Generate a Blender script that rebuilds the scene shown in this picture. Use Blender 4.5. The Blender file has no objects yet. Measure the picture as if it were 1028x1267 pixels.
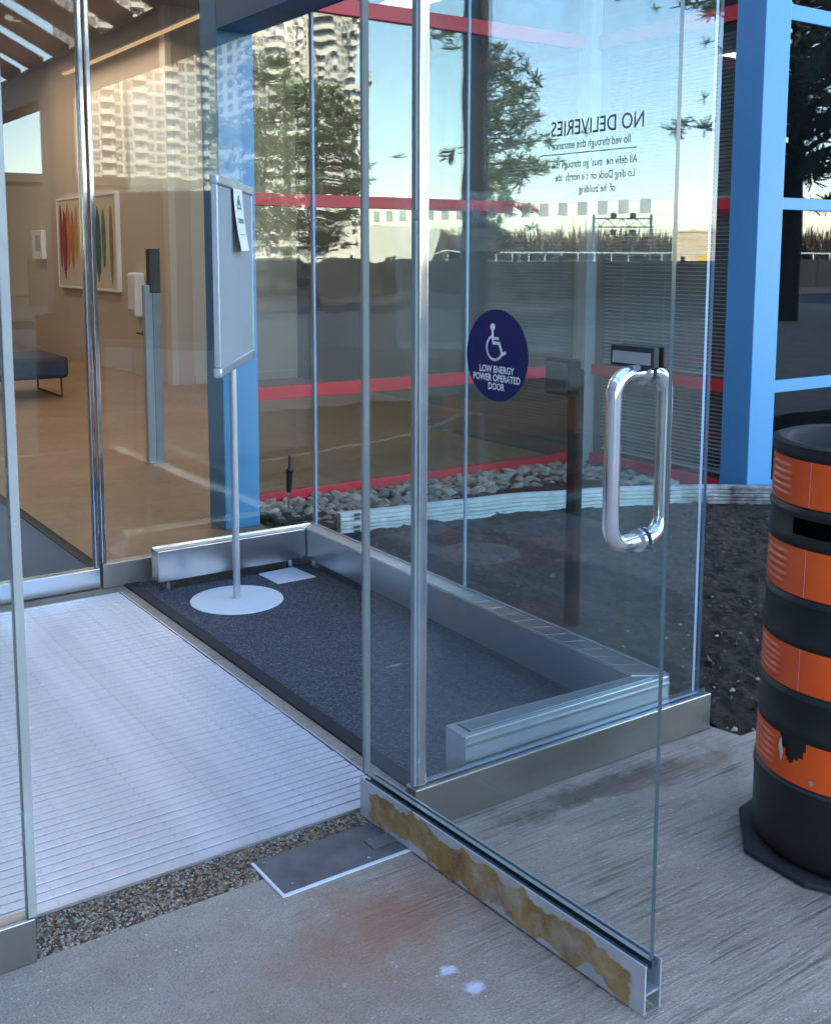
import bpy, math, random
from mathutils import Vector, Matrix, noise
import numpy as np
R = math.radians
rnd = random.Random(7)
S = bpy.context.scene
C = S.collection

# ------------------------------------------------------------------ camera
cam_d = bpy.data.cameras.new('camera'); cam = bpy.data.objects.new('camera', cam_d); C.objects.link(cam)
TH, RO, YA = 0.12726, 0.002488, 0.969408
F = Vector((math.cos(YA), math.sin(YA), 0)); Rt = Vector((math.sin(YA), -math.cos(YA), 0)); U = Vector((0, 0, 1))
fw = F * math.cos(TH) - U * math.sin(TH); up = F * math.sin(TH) + U * math.cos(TH)
r2 = Rt * math.cos(RO) + up * math.sin(RO); u2 = -Rt * math.sin(RO) + up * math.cos(RO)
cam.matrix_world = Matrix(((r2.x, u2.x, -fw.x, 0), (r2.y, u2.y, -fw.y, 0), (r2.z, u2.z, -fw.z, 1.6), (0, 0, 0, 1)))
cam_d.sensor_fit = 'HORIZONTAL'; cam_d.sensor_width = 36; cam_d.lens = 36 * 1355.3 / 1028
cam_d.shift_x = (514 - 511.7) / 1028; cam_d.shift_y = -(633.5 - 484.9) / 1028
cam_d.clip_start = 0.05; cam_d.clip_end = 3000
S.camera = cam

# ------------------------------------------------------------------ sky, sun, exposure
SUN_EL, SUN_ROT = R(25), R(-22)
w = bpy.data.worlds.new('World'); S.world = w; w.use_nodes = True
nt = w.node_tree; nt.nodes.clear()
sky = nt.nodes.new('ShaderNodeTexSky'); sky.sky_type = 'NISHITA'; sky.sun_disc = False
sky.sun_elevation = SUN_EL; sky.sun_rotation = SUN_ROT; sky.air_density = 1.0; sky.dust_density = 0.1; sky.ozone_density = 2.2
bg = nt.nodes.new('ShaderNodeBackground'); bg.inputs[1].default_value = 0.15
wo = nt.nodes.new('ShaderNodeOutputWorld')
nt.links.new(sky.outputs[0], bg.inputs[0]); nt.links.new(bg.outputs[0], wo.inputs[0])
sl = bpy.data.lights.new('sun', 'SUN'); sl.energy = 4.0; sl.angle = R(0.5); sl.color = (1, 0.91, 0.77)
so = bpy.data.objects.new('sun', sl); C.objects.link(so); so.location = (-10, 30, 30)
sd = Vector((math.sin(SUN_ROT) * math.cos(SUN_EL), math.cos(SUN_ROT) * math.cos(SUN_EL), math.sin(SUN_EL)))
so.rotation_euler = sd.to_track_quat('Z', 'Y').to_euler()
S.view_settings.view_transform = 'Standard'; S.view_settings.look = 'None'; S.view_settings.gamma = 1
S.view_settings.use_curve_mapping = False; S.view_settings.exposure = 3.28
S.view_settings.use_white_balance = True; S.view_settings.white_balance_temperature = 6850; S.view_settings.white_balance_tint = 12
S.render.engine = 'CYCLES'
cy = S.cycles
cy.max_bounces = 12; cy.transparent_max_bounces = 40; cy.glossy_bounces = 6; cy.diffuse_bounces = 4; cy.transmission_bounces = 6
cy.use_denoising = True; cy.sample_clamp_indirect = 6.0; cy.caustics_reflective = False; cy.caustics_refractive = False
try: cy.denoiser = 'OPENIMAGEDENOISE'
except Exception: pass

# ------------------------------------------------------------------ material helpers
class NT:
    def __init__(s, name):
        s.m = bpy.data.materials.new(name); s.m.use_nodes = True; s.t = s.m.node_tree; s.t.nodes.clear()
        s.out = s.t.nodes.new('ShaderNodeOutputMaterial')
    def n(s, typ, **kw):
        nd = s.t.nodes.new(typ)
        for k, v in kw.items(): setattr(nd, k, v)
        return nd
    def l(s, a, b): s.t.links.new(a, b)
    def coord(s, scale=(1, 1, 1), out='Object', loc=(0, 0, 0)):
        tc = s.n('ShaderNodeTexCoord'); mp = s.n('ShaderNodeMapping'); mp.inputs['Scale'].default_value = scale; mp.inputs['Location'].default_value = loc
        s.l(tc.outputs[out], mp.inputs[0]); return mp.outputs[0]
    def noise(s, vec, scale, detail=4, rough=.55, dist=0):
        nd = s.n('ShaderNodeTexNoise'); nd.inputs['Scale'].default_value = scale; nd.inputs['Detail'].default_value = detail
        nd.inputs['Roughness'].default_value = rough; nd.inputs['Distortion'].default_value = dist
        if vec is not None: s.l(vec, nd.inputs['Vector'])
        return nd.outputs['Fac']
    def ramp(s, fac, stops):
        nd = s.n('ShaderNodeValToRGB'); e = nd.color_ramp.elements
        while len(e) < len(stops): e.new(0.5)
        for i, (p, c) in enumerate(stops): e[i].position = p; e[i].color = c if len(c) == 4 else (*c, 1)
        s.l(fac, nd.inputs[0]); return nd.outputs[0]
    def math(s, op, a, b=None, clamp=False):
        nd = s.n('ShaderNodeMath', operation=op); nd.use_clamp = clamp
        for i, v in enumerate((a, b)):
            if v is None: continue
            if isinstance(v, (int, float)): nd.inputs[i].default_value = v
            else: s.l(v, nd.inputs[i])
        return nd.outputs[0]
    def mix(s, fac, a, b):
        nd = s.n('ShaderNodeMix', data_type='RGBA')
        if isinstance(fac, (int, float)): nd.inputs[0].default_value = fac
        else: s.l(fac, nd.inputs[0])
        for i, v in ((6, a), (7, b)):
            if isinstance(v, tuple): nd.inputs[i].default_value = v if len(v) == 4 else (*v, 1)
            else: s.l(v, nd.inputs[i])
        return nd.outputs[2]
    def bump(s, h, strength=.3, dist=.01):
        nd = s.n('ShaderNodeBump'); nd.inputs['Strength'].default_value = strength; nd.inputs['Distance'].default_value = dist
        s.l(h, nd.inputs['Height']); return nd.outputs[0]
    def bsdf(s, color=None, rough=.5, metal=0., normal=None, spec=None, coat=None):
        b = s.n('ShaderNodeBsdfPrincipled')
        for k, v in (('Base Color', color), ('Roughness', rough), ('Metallic', metal)):
            if v is None: continue
            if isinstance(v, (int, float)): b.inputs[k].default_value = v
            elif isinstance(v, tuple): b.inputs[k].default_value = v if len(v) == 4 else (*v, 1)
            else: s.l(v, b.inputs[k])
        if spec is not None: b.inputs['Specular IOR Level'].default_value = spec
        if coat is not None: b.inputs['Coat Weight'].default_value = coat
        if normal is not None: s.l(normal, b.inputs['Normal'])
        s.l(b.outputs[0], s.out.inputs[0]); return b
M = {}
def simple(name, col, rough=.5, metal=0., var=.12, scale=6, bump=0., spec=None):
    t = NT(name); v = t.coord()
    f = t.noise(v, scale, 5)
    a = tuple(max(0, c * (1 - var)) for c in col); b = tuple(min(1, c * (1 + var)) for c in col)
    c = t.ramp(f, [(.3, a), (.7, b)])
    nrm = t.bump(t.noise(v, scale * 9, 3), bump, .004) if bump else None
    rr = t.math('ADD', t.math('MULTIPLY', f, .2), max(0, rough - .1))
    t.bsdf(c, rr, metal, nrm, spec); M[name] = t.m; return t.m

def glass(name, F0, tint=(1, 1, 1), gcol=(1, 1, 1), wob=0., wscale=1.0, dirt=.0):
    t = NT(name)
    lw = t.n('ShaderNodeLayerWeight'); lw.inputs['Blend'].default_value = .5
    f5 = t.math('POWER', lw.outputs['Facing'], 5.0)
    fac = t.math('ADD', t.math('MULTIPLY', f5, 1 - F0), F0, True)
    tr = t.n('ShaderNodeBsdfTransparent'); tr.inputs[0].default_value = (*tint, 1)
    gl = t.n('ShaderNodeBsdfGlossy'); gl.inputs['Color'].default_value = (*gcol, 1); gl.inputs['Roughness'].default_value = 0.0
    if wob:
        v = t.coord((wscale, wscale, wscale * .45))
        b = t.bump(t.noise(v, 1.0, 2, .5), 1.0, wob)
        t.l(b, gl.inputs['Normal'])
    mx = t.n('ShaderNodeMixShader'); t.l(fac, mx.inputs[0]); t.l(tr.outputs[0], mx.inputs[1]); t.l(gl.outputs[0], mx.inputs[2])
    last = mx.outputs[0]
    if dirt:
        v = t.coord((1, 1, 1)); sm = t.noise(t.coord((3, 3, .8)), 1.6, 6, .65)
        df = t.n('ShaderNodeBsdfDiffuse'); df.inputs[0].default_value = (.55, .6, .62, 1)
        k = t.math('MULTIPLY', t.math('SUBTRACT', sm, .35, True), dirt)
        m2 = t.n('ShaderNodeMixShader'); t.l(k, m2.inputs[0]); t.l(last, m2.inputs[1]); t.l(df.outputs[0], m2.inputs[2]); last = m2.outputs[0]
    t.l(last, t.out.inputs[0]); M[name] = t.m; return t.m

glass('glass_sidelight', .048, (.95, .985, .98), (.86, .95, 1), .0009, .9, .02)
glass('glass_door', .03, (.945, .98, .975), (1, 1, 1), .0008, 1.0, .03)
glass('glass_side', .04, (.95, .985, .98), (1, 1, 1), .0008, 1.0, .02)
glass('glass_back', .04, (.97, .97, .95), (1, 1, 1), .0007, .9, .01)
glass('glass_wall', .07, (.84, .90, .91), (1, .97, .92), .0028, 2.4, .02)
glass('glass_dark', .065, (.40, .45, .47), (.92, .97, 1), .002, 1.2, .02)
simple('glass_edge', (.36, .37, .36), .25, 0, .15, 3)
simple('glass_edge_dark', (.05, .075, .085), .2, 0, .15, 3)
simple('glass_edge_blue', (.28, .42, .62), .3, 0, .1, 3)

def brushed(name, col, rough, axis, metal=1.0, amt=.15):
    t = NT(name); sc = [8, 8, 8]; sc[axis] = .6; v = t.coord(tuple(sc))
    f = t.noise(v, 22, 3); g = t.noise(t.coord(), 3, 4)
    c = t.mix(t.math('MULTIPLY', g, .5), tuple(c * (1 - amt) for c in col), tuple(min(1, c * (1 + amt)) for c in col))
    rr = t.math('ADD', t.math('MULTIPLY', f, .08), t.math('ADD', t.math('MULTIPLY', g, .16), rough - .08))
    t.bsdf(c, rr, metal, t.bump(t.noise(t.coord(), 4, 2), .02, .003)); M[name] = t.m
brushed('steel_x', (.72, .73, .76), .20, 0); brushed('steel_y', (.70, .72, .77), .27, 1); brushed('steel_z', (.60, .61, .64), .22, 2)
brushed('steel_worn', (.46, .44, .43), .34, 0, 1, .3)
simple('plate_grey', (.15, .15, .155), .5, .35, .3, 12, .1)
simple('chrome', (.80, .81, .84), .14, 1, .05, 8)
simple('silver', (.55, .58, .64), .38, .7, .06, 8)
simple('panel_grey', (.33, .36, .40), .55, 0, .05, 4)
simple('blue_paint', (.055, .25, .475), .42, 0, .05, 1.4, .03)
simple('blue_shaded', (.05, .15, .30), .5, 0, .06, 1.4)  # darker copy of the column blue, canopy shade put into the colour
simple('red_paint', (.50, .014, .026), .45, 0, .10, 3)
simple('white_paint', (.74, .76, .80), .5, 0, .04, 6)
simple('paper', (.82, .83, .88), .7, 0, .02, 6)
simple('ink', (.05, .05, .07), .7, 0, .1, 20)
t = NT('black_plastic'); v = t.coord(); f = t.noise(v, 4, 7, .65); g = t.noise(t.coord((20, 20, 3)), 1.5, 5, .7)
c = t.ramp(f, [(.35, (.006, .0065, .0075)), (.75, (.014, .014, .015))]); c = t.mix(t.math('MULTIPLY', t.math('SUBTRACT', g, .58, True), 1.0, True), c, (.05, .049, .047))
t.bsdf(c, t.math('ADD', .28, t.math('MULTIPLY', f, .3)), 0, t.bump(t.noise(v, 14, 4), .08, .006)); M['black_plastic'] = t.m
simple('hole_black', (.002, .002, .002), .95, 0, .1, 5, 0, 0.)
simple('black_rubber', (.018, .02, .023), .75, 0, .3, 12, .25)
simple('dark_box', (.03, .032, .036), .5, 0, .15, 8)
simple('grey_seal', (.25, .27, .28), .6, 0, .1, 8)
simple('sticker_blue', (.002, .012, .105), .35, 0, .08, 10)
simple('sticker_white', (.9, .92, .96), .4, 0, .02, 10)
simple('vinyl_black', (.02, .025, .05), .5, 0, .3, 40)
t = NT('vinyl_frost'); d_ = t.n('ShaderNodeBsdfDiffuse'); d_.inputs[0].default_value = (.50, .52, .54, 1); tr_ = t.n('ShaderNodeBsdfTransparent'); mx_ = t.n('ShaderNodeMixShader')
k_ = t.math('ADD', .48, t.math('MULTIPLY', t.noise(t.coord(), 60, 3), .2)); t.l(k_, mx_.inputs[0]); t.l(tr_.outputs[0], mx_.inputs[1]); t.l(d_.outputs[0], mx_.inputs[2]); t.l(mx_.outputs[0], t.out.inputs[0]); M['vinyl_frost'] = t.m
simple('lobby_wall', (.55, .47, .39), .7, 0, .03, 1)
simple('lobby_wall_light', (.60, .57, .50), .7, 0, .03, 1)
simple('lobby_dark', (.10, .10, .10), .8, 0, .1, 1)
simple('ceiling', (.42, .37, .31), .8, 0, .04, 1)
simple('navy_fabric', (.022, .035, .06), .85, 0, .2, 20, .2)
simple('canvas', (.62, .55, .45), .8, 0, .05, 10)
simple('facade', (.33, .31, .29), .8, 0, .08, 2)
t = NT('edging_white'); v = t.coord(); P_ = t.n('ShaderNodeSeparateXYZ'); t.l(v, P_.inputs[0])
dm = t.math('ADD', t.math('MULTIPLY', t.math('SUBTRACT', P_.outputs[0], 5.0), 1.4), t.math('MULTIPLY', t.math('SUBTRACT', t.noise(v, 6, 5, .7), .5), 2.2), True)
c = t.mix(t.math('MULTIPLY', dm, .93), t.ramp(t.noise(v, 14, 5), [(.3, (.46, .50, .50)), (.7, (.66, .70, .70))]), (.045, .035, .028)); t.bsdf(c, .6); M['edging_white'] = t.m
simple('leaf_dry', (.30, .24, .16), .8, 0, .2, 20)
for nm, cc in (('stroke_red', (.35, .05, .04)), ('stroke_orange', (.55, .19, .05)), ('stroke_yellow', (.5, .31, .06)), ('stroke_teal', (.03, .13, .14)), ('stroke_green', (.10, .2, .15)), ('stroke_brown', (.28, .18, .10))): simple(nm, cc, .7, 0, .2, 10)
# louvre/blind slat, tower, fence, bark ...
simple('blind', (.42, .45, .45), .5, 0, .06, 5)
simple('tower_wall', (.60, .57, .50), .8, 0, .06, .4)
simple('tower_wall_b', (.42, .31, .22), .8, 0, .08, .4)
simple('tower_slab', (.70, .68, .62), .8, 0, .05, .4)
simple('tower_glass', (.10, .13, .15), .15, 0, .3, .3)
simple('dark_clad', (.05, .045, .04), .8, 0, .2, .6)
simple('fence_dark', (.016, .02, .02), .7, 0, .3, 2)
simple('bark', (.055, .042, .033), .9, 0, .3, 4, .5)
simple('needles', (.075, .115, .05), .7, 0, .45, 1.2)
simple('twig', (.16, .105, .075), .9, 0, .3, .5)
simple('shed_beige', (.62, .50, .32), .8, 0, .05, 1)
simple('trailer_white', (.7, .68, .58), .6, 0, .05, 1)
simple('barrier_pale', (.45, .55, .58), .6, 0, .1, 1)
simple('gantry', (.10, .12, .13), .6, .3, .1, 3)
simple('yellow_paint', (.75, .42, .05), .6, 0, .05, 3)

def ground_mat(name, cols, scale, rough=.9, bump=.4):
    t = NT(name); v = t.coord(); f = t.noise(v, scale, 8, .65); c = t.ramp(f, cols)
    t.bsdf(c, rough, 0, t.bump(t.noise(v, scale * 6, 5, .7), bump, .02)); M[name] = t.m
ground_mat('asphalt_mat', [(.3, (.045, .045, .048)), (.7, (.075, .073, .07))], 1.5)
t = NT('soil_mat'); v = t.coord(); f = t.noise(v, 14, 9, .72); lo = t.noise(v, 1.1, 5, .6)
c = t.ramp(f, [(.33, (.004, .0028, .002)), (.5, (.021, .0115, .0058)), (.62, (.058, .033, .0165)), (.78, (.15, .092, .05))])
c = t.mix(t.math('MULTIPLY', t.math('SUBTRACT', lo, .5, True), 2.5, True), c, (.042, .025, .014))
t.bsdf(c, .95, 0, t.bump(t.noise(v, 45, 6, .75), 1.0, .03)); M['soil_mat'] = t.m
ground_mat('chip_mat', [(.3, (.03, .022, .016)), (.55, (.09, .065, .045)), (.8, (.22, .18, .14))], 25, .9, .3)

# --- broom finished concrete with rust and paint stains of fixed shape (object space = world metres)
t = NT('concrete'); v = t.coord(); P = t.n('ShaderNodeSeparateXYZ'); t.l(v, P.inputs[0])
base = t.noise(v, 2.2, 8, .65); fine = t.noise(v, 110, 3, .7); mid = t.noise(v, 14, 6, .65)
broom = t.noise(t.coord((4.0, 88, 1)), 1.0, 4, .6); broom_gap = t.noise(t.coord((3, 7, 1)), 1.3, 4)
bm = t.math('MULTIPLY', t.math('SUBTRACT', broom_gap, .36, True), 3.2, True)
bm = t.math('MULTIPLY', bm, t.math('MULTIPLY', t.math('SUBTRACT', t.math('ADD', P.outputs[0], t.math('MULTIPLY', base, 1.2)), 1.75), 1.6, True))
grain = t.noise(v, 190, 2, .6); pit = t.noise(v, 55, 5, .7)
col = t.ramp(base, [(.28, (.30, .228, .172)), (.5, (.405, .318, .252)), (.75, (.50, .405, .33))])
col = t.mix(t.math('MULTIPLY', t.math('SUBTRACT', mid, .48, True), 1.5, True), col, (.215, .168, .135))
col = t.mix(t.math('MULTIPLY', t.math('SUBTRACT', grain, .5, True), 2.6, True), col, (.12, .105, .098))
col = t.mix(t.math('MULTIPLY', t.math('SUBTRACT', .46, grain, True), 2.2, True), col, (.50, .46, .43))
col = t.mix(t.math('MULTIPLY', t.math('SUBTRACT', pit, .62, True), 6.0, True), col, (.07, .06, .055))
speck = t.n('ShaderNodeTexVoronoi'); speck.inputs['Scale'].default_value = 48; t.l(v, speck.inputs['Vector'])
sv = t.math('MULTIPLY', t.math('LESS_THAN', speck.outputs['Distance'], .15), t.math('GREATER_THAN', mid, .5))
col = t.mix(t.math('MULTIPLY', sv, .7), col, (.62, .58, .55))
gro = t.math('MULTIPLY', t.math('SUBTRACT', .50, broom, True), bm)
col = t.mix(t.math('MULTIPLY', gro, 8.0, True), col, (.15, .118, .095))
def blob(cx_, cy_, rx, ry, amp=.9, nscale=7, soft=.5):
    dx = t.math('DIVIDE', t.math('SUBTRACT', P.outputs[0], cx_), rx); dy = t.math('DIVIDE', t.math('SUBTRACT', P.outputs[1], cy_), ry)
    d = t.math('SQRT', t.math('ADD', t.math('MULTIPLY', dx, dx), t.math('MULTIPLY', dy, dy)))
    d = t.math('ADD', d, t.math('MULTIPLY', t.math('SUBTRACT', t.noise(v, nscale, 6, .7), .5), 2.2))
    return t.math('MULTIPLY', t.math('DIVIDE', t.math('SUBTRACT', 1.0, d), soft, True), amp, True)
col = t.mix(blob(1.33, 2.02, .36, .26, .75, 5, .9), col, (.36, .15, .08))
col = t.mix(blob(1.02, 1.98, .45, .30, .35, 5, .9), col, (.32, .19, .125))
col = t.mix(blob(2.25, 2.25, .50, .07, .75, 9, .6), col, (.07, .045, .035))
col = t.mix(blob(2.5, 2.20, .30, .07, .55, 9, .6), col, (.22, .12, .075))
col = t.mix(blob(1.355, 1.83, .026, .020, .9, 60, .5), col, (.62, .62, .70))
col = t.mix(blob(1.368, 1.749, .030, .024, .9, 55, .5), col, (.66, .66, .74))
h = t.math('ADD', t.math('MULTIPLY', t.math('MULTIPLY', broom, bm), 1.1), t.math('ADD', t.math('MULTIPLY', grain, .25), t.math('ADD', t.math('MULTIPLY', pit, -.3), t.math('MULTIPLY', mid, .25))))
t.bsdf(col, .88, 0, t.bump(h, .8, .012)); M['concrete'] = t.m

t = NT('aggregate'); v = t.coord(); vo = t.n('ShaderNodeTexVoronoi'); vo.inputs['Scale'].default_value = 75; t.l(v, vo.inputs['Vector'])
c = t.ramp(t.noise(vo.outputs['Position'], 60, 2), [(.28, (.035, .025, .02)), (.45, (.16, .10, .065)), (.58, (.30, .22, .15)), (.75, (.42, .36, .29))])
c = t.mix(t.math('MULTIPLY', t.math('SUBTRACT', t.noise(v, 5, 4), .45, True), 2.5, True), c, (.09, .075, .065))
t.bsdf(c, .8, 0, t.bump(t.math('SUBTRACT', 1.0, vo.outputs['Distance']), .6, .006)); M['aggregate'] = t.m

t = NT('carpet'); v = t.coord(); f = t.noise(v, 130, 2, .6); f2 = t.noise(v, 3, 5)
c = t.ramp(f, [(.30, (.030, .031, .037)), (.55, (.078, .082, .098)), (.78, (.22, .23, .26))])
c = t.mix(t.math('MULTIPLY', t.math('SUBTRACT', f2, .45, True), 1.0, True), c, (.045, .045, .05))
t.bsdf(c, .95, 0, t.bump(t.noise(v, 150, 2), .9, .006)); M['carpet'] = t.m

t = NT('alu_slat'); v = t.coord(); f = t.noise(t.coord((.5, 14, 4)), 9, 4); g = t.noise(v, 2.5, 6, .65)
c = t.ramp(g, [(.3, (.50, .53, .60)), (.65, (.72, .76, .86))])
sp = t.noise(v, 38, 4, .7); c = t.mix(t.math('MULTIPLY', t.math('SUBTRACT', sp, .57, True), 3.2, True), c, (.20, .19, .19))
st_ = t.noise(t.coord((1.2, 5, 1)), 3.0, 7, .7); c = t.mix(t.math('MULTIPLY', t.math('SUBTRACT', st_, .52, True), 1.6, True), c, (.36, .35, .36))
t.bsdf(c, t.math('ADD', t.math('MULTIPLY', f, .2), .36), .55, t.bump(t.noise(v, 120, 3), .12, .003)); M['alu_slat'] = t.m

t = NT('lobby_floor_mat'); v = t.coord(); f = t.noise(v, 1.2, 7, .6); g = t.noise(v, 14, 5, .7)
c = t.ramp(f, [(.3, (.25, .155, .088)), (.7, (.35, .23, .14))]); c = t.mix(t.math('MULTIPLY', t.math('SUBTRACT', g, .5, True), 1.4, True), c, (.17, .085, .04))
t.bsdf(c, t.math('ADD', t.math('MULTIPLY', g, .2), .3), 0, None); M['lobby_floor_mat'] = t.m

# --- door rail: mill aluminium with a ribbon of dried ochre adhesive (object x = along the rail, z up)
t = NT('rail_stained'); v = t.coord(); P2 = t.n('ShaderNodeSeparateXYZ'); t.l(v, P2.inputs[0])
sx = t.coord((1, 0, 0)); mid_z = t.math('ADD', .060, t.math('MULTIPLY', t.math('SUBTRACT', t.noise(sx, 6.5, 3, .6), .5), .13))
half = t.math('ADD', .004, t.math('MULTIPLY', t.noise(t.coord((1, 0, 0), loc=(3.3, 0, 0)), 7, 3, .6), .082))
dd = t.math('ABSOLUTE', t.math('SUBTRACT', P2.outputs[2], mid_z))
dd = t.math('ADD', dd, t.math('MULTIPLY', t.math('SUBTRACT', t.noise(v, 17, 4, .55), .5), .022))
edge = t.math('SUBTRACT', half, dd)
m_in = t.math('MULTIPLY', edge, 260, True)
m_in = t.math('MULTIPLY', m_in, t.math('ADD', .55, t.math('MULTIPLY', t.math('SUBTRACT', t.noise(v, 9, 6, .7), .34), 3.0, True), True))
e_x = t.math('MULTIPLY', t.math('MULTIPLY', t.math('SUBTRACT', t.math('ADD', P2.outputs[0], t.math('MULTIPLY', t.noise(v, 30, 3), .04)), .045), 120, True), t.math('MULTIPLY', t.math('SUBTRACT', 1.02, t.math('ADD', P2.outputs[0], t.math('MULTIPLY', t.noise(v, 25, 3), .05))), 120, True))
m_in = t.math('MULTIPLY', m_in, e_x)
rim = t.math('MULTIPLY', m_in, t.math('SUBTRACT', 1.0, t.math('MULTIPLY', edge, 240, True)))
blot = t.noise(v, 20, 7, .72); g2 = t.noise(v, 13, 6, .65)
glue = t.ramp(g2, [(.30, (.21, .115, .04)), (.45, (.32, .195, .07)), (.58, (.40, .265, .12)), (.74, (.50, .41, .29))])
glue = t.mix(t.math('MULTIPLY', t.math('SUBTRACT', blot, .56, True), 5, True), glue, (.13, .055, .022))
glue = t.mix(t.math('MULTIPLY', t.math('SUBTRACT', t.noise(v, 75, 4, .7), .64, True), 9, True), glue, (.05, .03, .02))
glue = t.mix(t.math('MULTIPLY', rim, .65), glue, (.13, .07, .035))
alu = t.ramp(t.noise(v, 12, 5), [(.3, (.50, .50, .56)), (.7, (.64, .64, .69))])
cc = t.mix(m_in, alu, glue)
t.bsdf(cc, t.math('ADD', .38, t.math('MULTIPLY', m_in, .25)), t.math('MULTIPLY', t.math('SUBTRACT', 1.0, m_in), .45), t.bump(t.math('ADD', m_in, t.math('MULTIPLY', blot, .6)), .25, .003)); M['rail_stained'] = t.m

# --- barrel reflective sheeting with ribbed bars
t = NT('orange_sheet'); v = t.coord(); f = t.noise(v, 5, 5)
c = t.ramp(f, [(.3, (.95, .085, .006)), (.7, (1., .125, .012))])
dirt_ = t.noise(v, 30, 6, .7); c = t.mix(t.math('MULTIPLY', t.math('SUBTRACT', dirt_, .6, True), 2.5, True), c, (.45, .07, .025))
t.bsdf(c, .33, 0, None, .6); M['orange_sheet'] = t.m
t = NT('orange_rib'); v = t.coord(); f = t.noise(v, 5, 5)
c = t.ramp(f, [(.3, (.92, .085, .010)), (.7, (1., .14, .02))]); t.bsdf(c, .22, 0, None, .8); M['orange_rib'] = t.m
simple('stone_a', (.25, .225, .19), .85, 0, .35, 9, .35); simple('stone_b', (.17, .155, .135), .85, 0, .35, 9, .35); simple('stone_c', (.33, .29, .235), .85, 0, .3, 9, .35)
simple('pebble_brown', (.27, .165, .09), .8, 0, .5, 60, .2); simple('pebble_dark', (.06, .045, .036), .8, 0, .5, 60, .2)
simple('lobby_mat_fabric', (.06, .075, .085), .95, 0, .2, 40, .3)

def emit(name, col, st):
    t = NT(name); e = t.n('ShaderNodeEmission'); e.inputs[0].default_value = (*col, 1); e.inputs[1].default_value = st; t.l(e.outputs[0], t.out.inputs[0]); M[name] = t.m
emit('lamp_glow', (1, .66, .34), .075)

# ------------------------------------------------------------------ mesh helpers
class MB:
    def __init__(s): s.v = []; s.f = []; s.mi = []
    def add(s, vs, fs, mi=0):
        o = len(s.v); s.v += [tuple(p) for p in vs]; s.f += [tuple(i + o for i in f) for f in fs]; s.mi += [mi] * len(fs); return s
    def box(s, a, b, mi=0):
        (x0, y0, z0), (x1, y1, z1) = a, b
        return s.add([(x0, y0, z0), (x1, y0, z0), (x1, y1, z0), (x0, y1, z0), (x0, y0, z1), (x1, y0, z1), (x1, y1, z1), (x0, y1, z1)],
                     [(0, 3, 2, 1), (4, 5, 6, 7), (0, 1, 5, 4), (1, 2, 6, 5), (2, 3, 7, 6), (3, 0, 4, 7)], mi)
    def prism(s, poly, z0, z1, mi=0):
        n = len(poly); vs = [(x, y, z0) for x, y in poly] + [(x, y, z1) for x, y in poly]
        fs = [tuple(range(n))[::-1], tuple(range(n, 2 * n))] + [(i, (i + 1) % n, n + (i + 1) % n, n + i) for i in range(n)]
        return s.add(vs, fs, mi)
    def tube(s, pts, r, n=12, cap=True, mi=0, rr=None):
        pts = [Vector(p) for p in pts]; rings = []; prev = None
        for i, p in enumerate(pts):
            d = ((pts[min(i + 1, len(pts) - 1)] - pts[max(i - 1, 0)])).normalized()
            if prev is None:
                a = Vector((0, 0, 1)) if abs(d.z) < .9 else Vector((1, 0, 0)); x = d.cross(a).normalized()
            else: x = (prev - d * prev.dot(d)).normalized()
            prev = x; y = d.cross(x); ri = rr[i] if rr else r
            rings.append([p + (x * math.cos(2 * math.pi * k / n) + y * math.sin(2 * math.pi * k / n)) * ri for k in range(n)])
        vs = [q for g in rings for q in g]; fs = []
        for i in range(len(rings) - 1):
            for k in range(n): fs.append((i * n + k, i * n + (k + 1) % n, (i + 1) * n + (k + 1) % n, (i + 1) * n + k))
        if cap: fs.append(tuple(range(n))[::-1]); fs.append(tuple((len(rings) - 1) * n + k for k in range(n)))
        return s.add(vs, fs, mi)
    def lathe(s, prof, n=48, c=(0, 0), mi=0, a0=0., a1=2 * math.pi):
        full = abs(a1 - a0 - 2 * math.pi) < 1e-6; m = n if full else n + 1; vs = []
        for r, z in prof:
            for k in range(m):
                a = a0 + (a1 - a0) * k / n; vs.append((c[0] + r * math.cos(a), c[1] + r * math.sin(a), z))
        fs = []
        for i in range(len(prof) - 1):
            for k in range(n):
                k2 = (k + 1) % m
                fs.append((i * m + k, i * m + k2, (i + 1) * m + k2, (i + 1) * m + k))
        return s.add(vs, fs, mi)
    def build(s, name, mat, parent=None, smooth=False, bevel=0., kind=None, loc=None):
        me = bpy.data.meshes.new(name); me.from_pydata(s.v, [], s.f)
        mats = mat if isinstance(mat, (list, tuple)) else [mat]
        for m in mats: me.materials.append(M[m])
        me.polygons.foreach_set('material_index', s.mi)
        if smooth: me.polygons.foreach_set('use_smooth', [True] * len(s.f))
        me.update(); o = bpy.data.objects.new(name, me); C.objects.link(o)
        if loc is not None:
            o.location = loc
        if parent is not None: o.parent = parent
        if bevel:
            b = o.modifiers.new('bevel', 'BEVEL'); b.width = bevel; b.segments = 2; b.limit_method = 'ANGLE'; b.angle_limit = R(40)
        if kind: o['kind'] = kind
        return o
def thing(name, label, cat, loc=(0, 0, 0), group=None, rz=0.):
    o = bpy.data.objects.new(name, None); C.objects.link(o); o.location = loc; o.rotation_euler = (0, 0, rz); o.empty_display_size = .1
    return tag(o, label, cat, group)
def tag(o, label, cat, group=None):
    o['label'] = label; o['category'] = cat
    if group: o['group'] = group
    return o
def structure(mb, name, mat, **kw):
    o = mb.build(name, mat, **kw); o['kind'] = 'structure'; return o
def box(a, b): return MB().box(a, b)
def smooth_angle(o, ang=35):
    me = o.data
    me.polygons.foreach_set('use_smooth', [True] * len(me.polygons))
    try: me.set_sharp_from_angle(angle=R(ang))
    except Exception: pass
    return o
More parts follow.
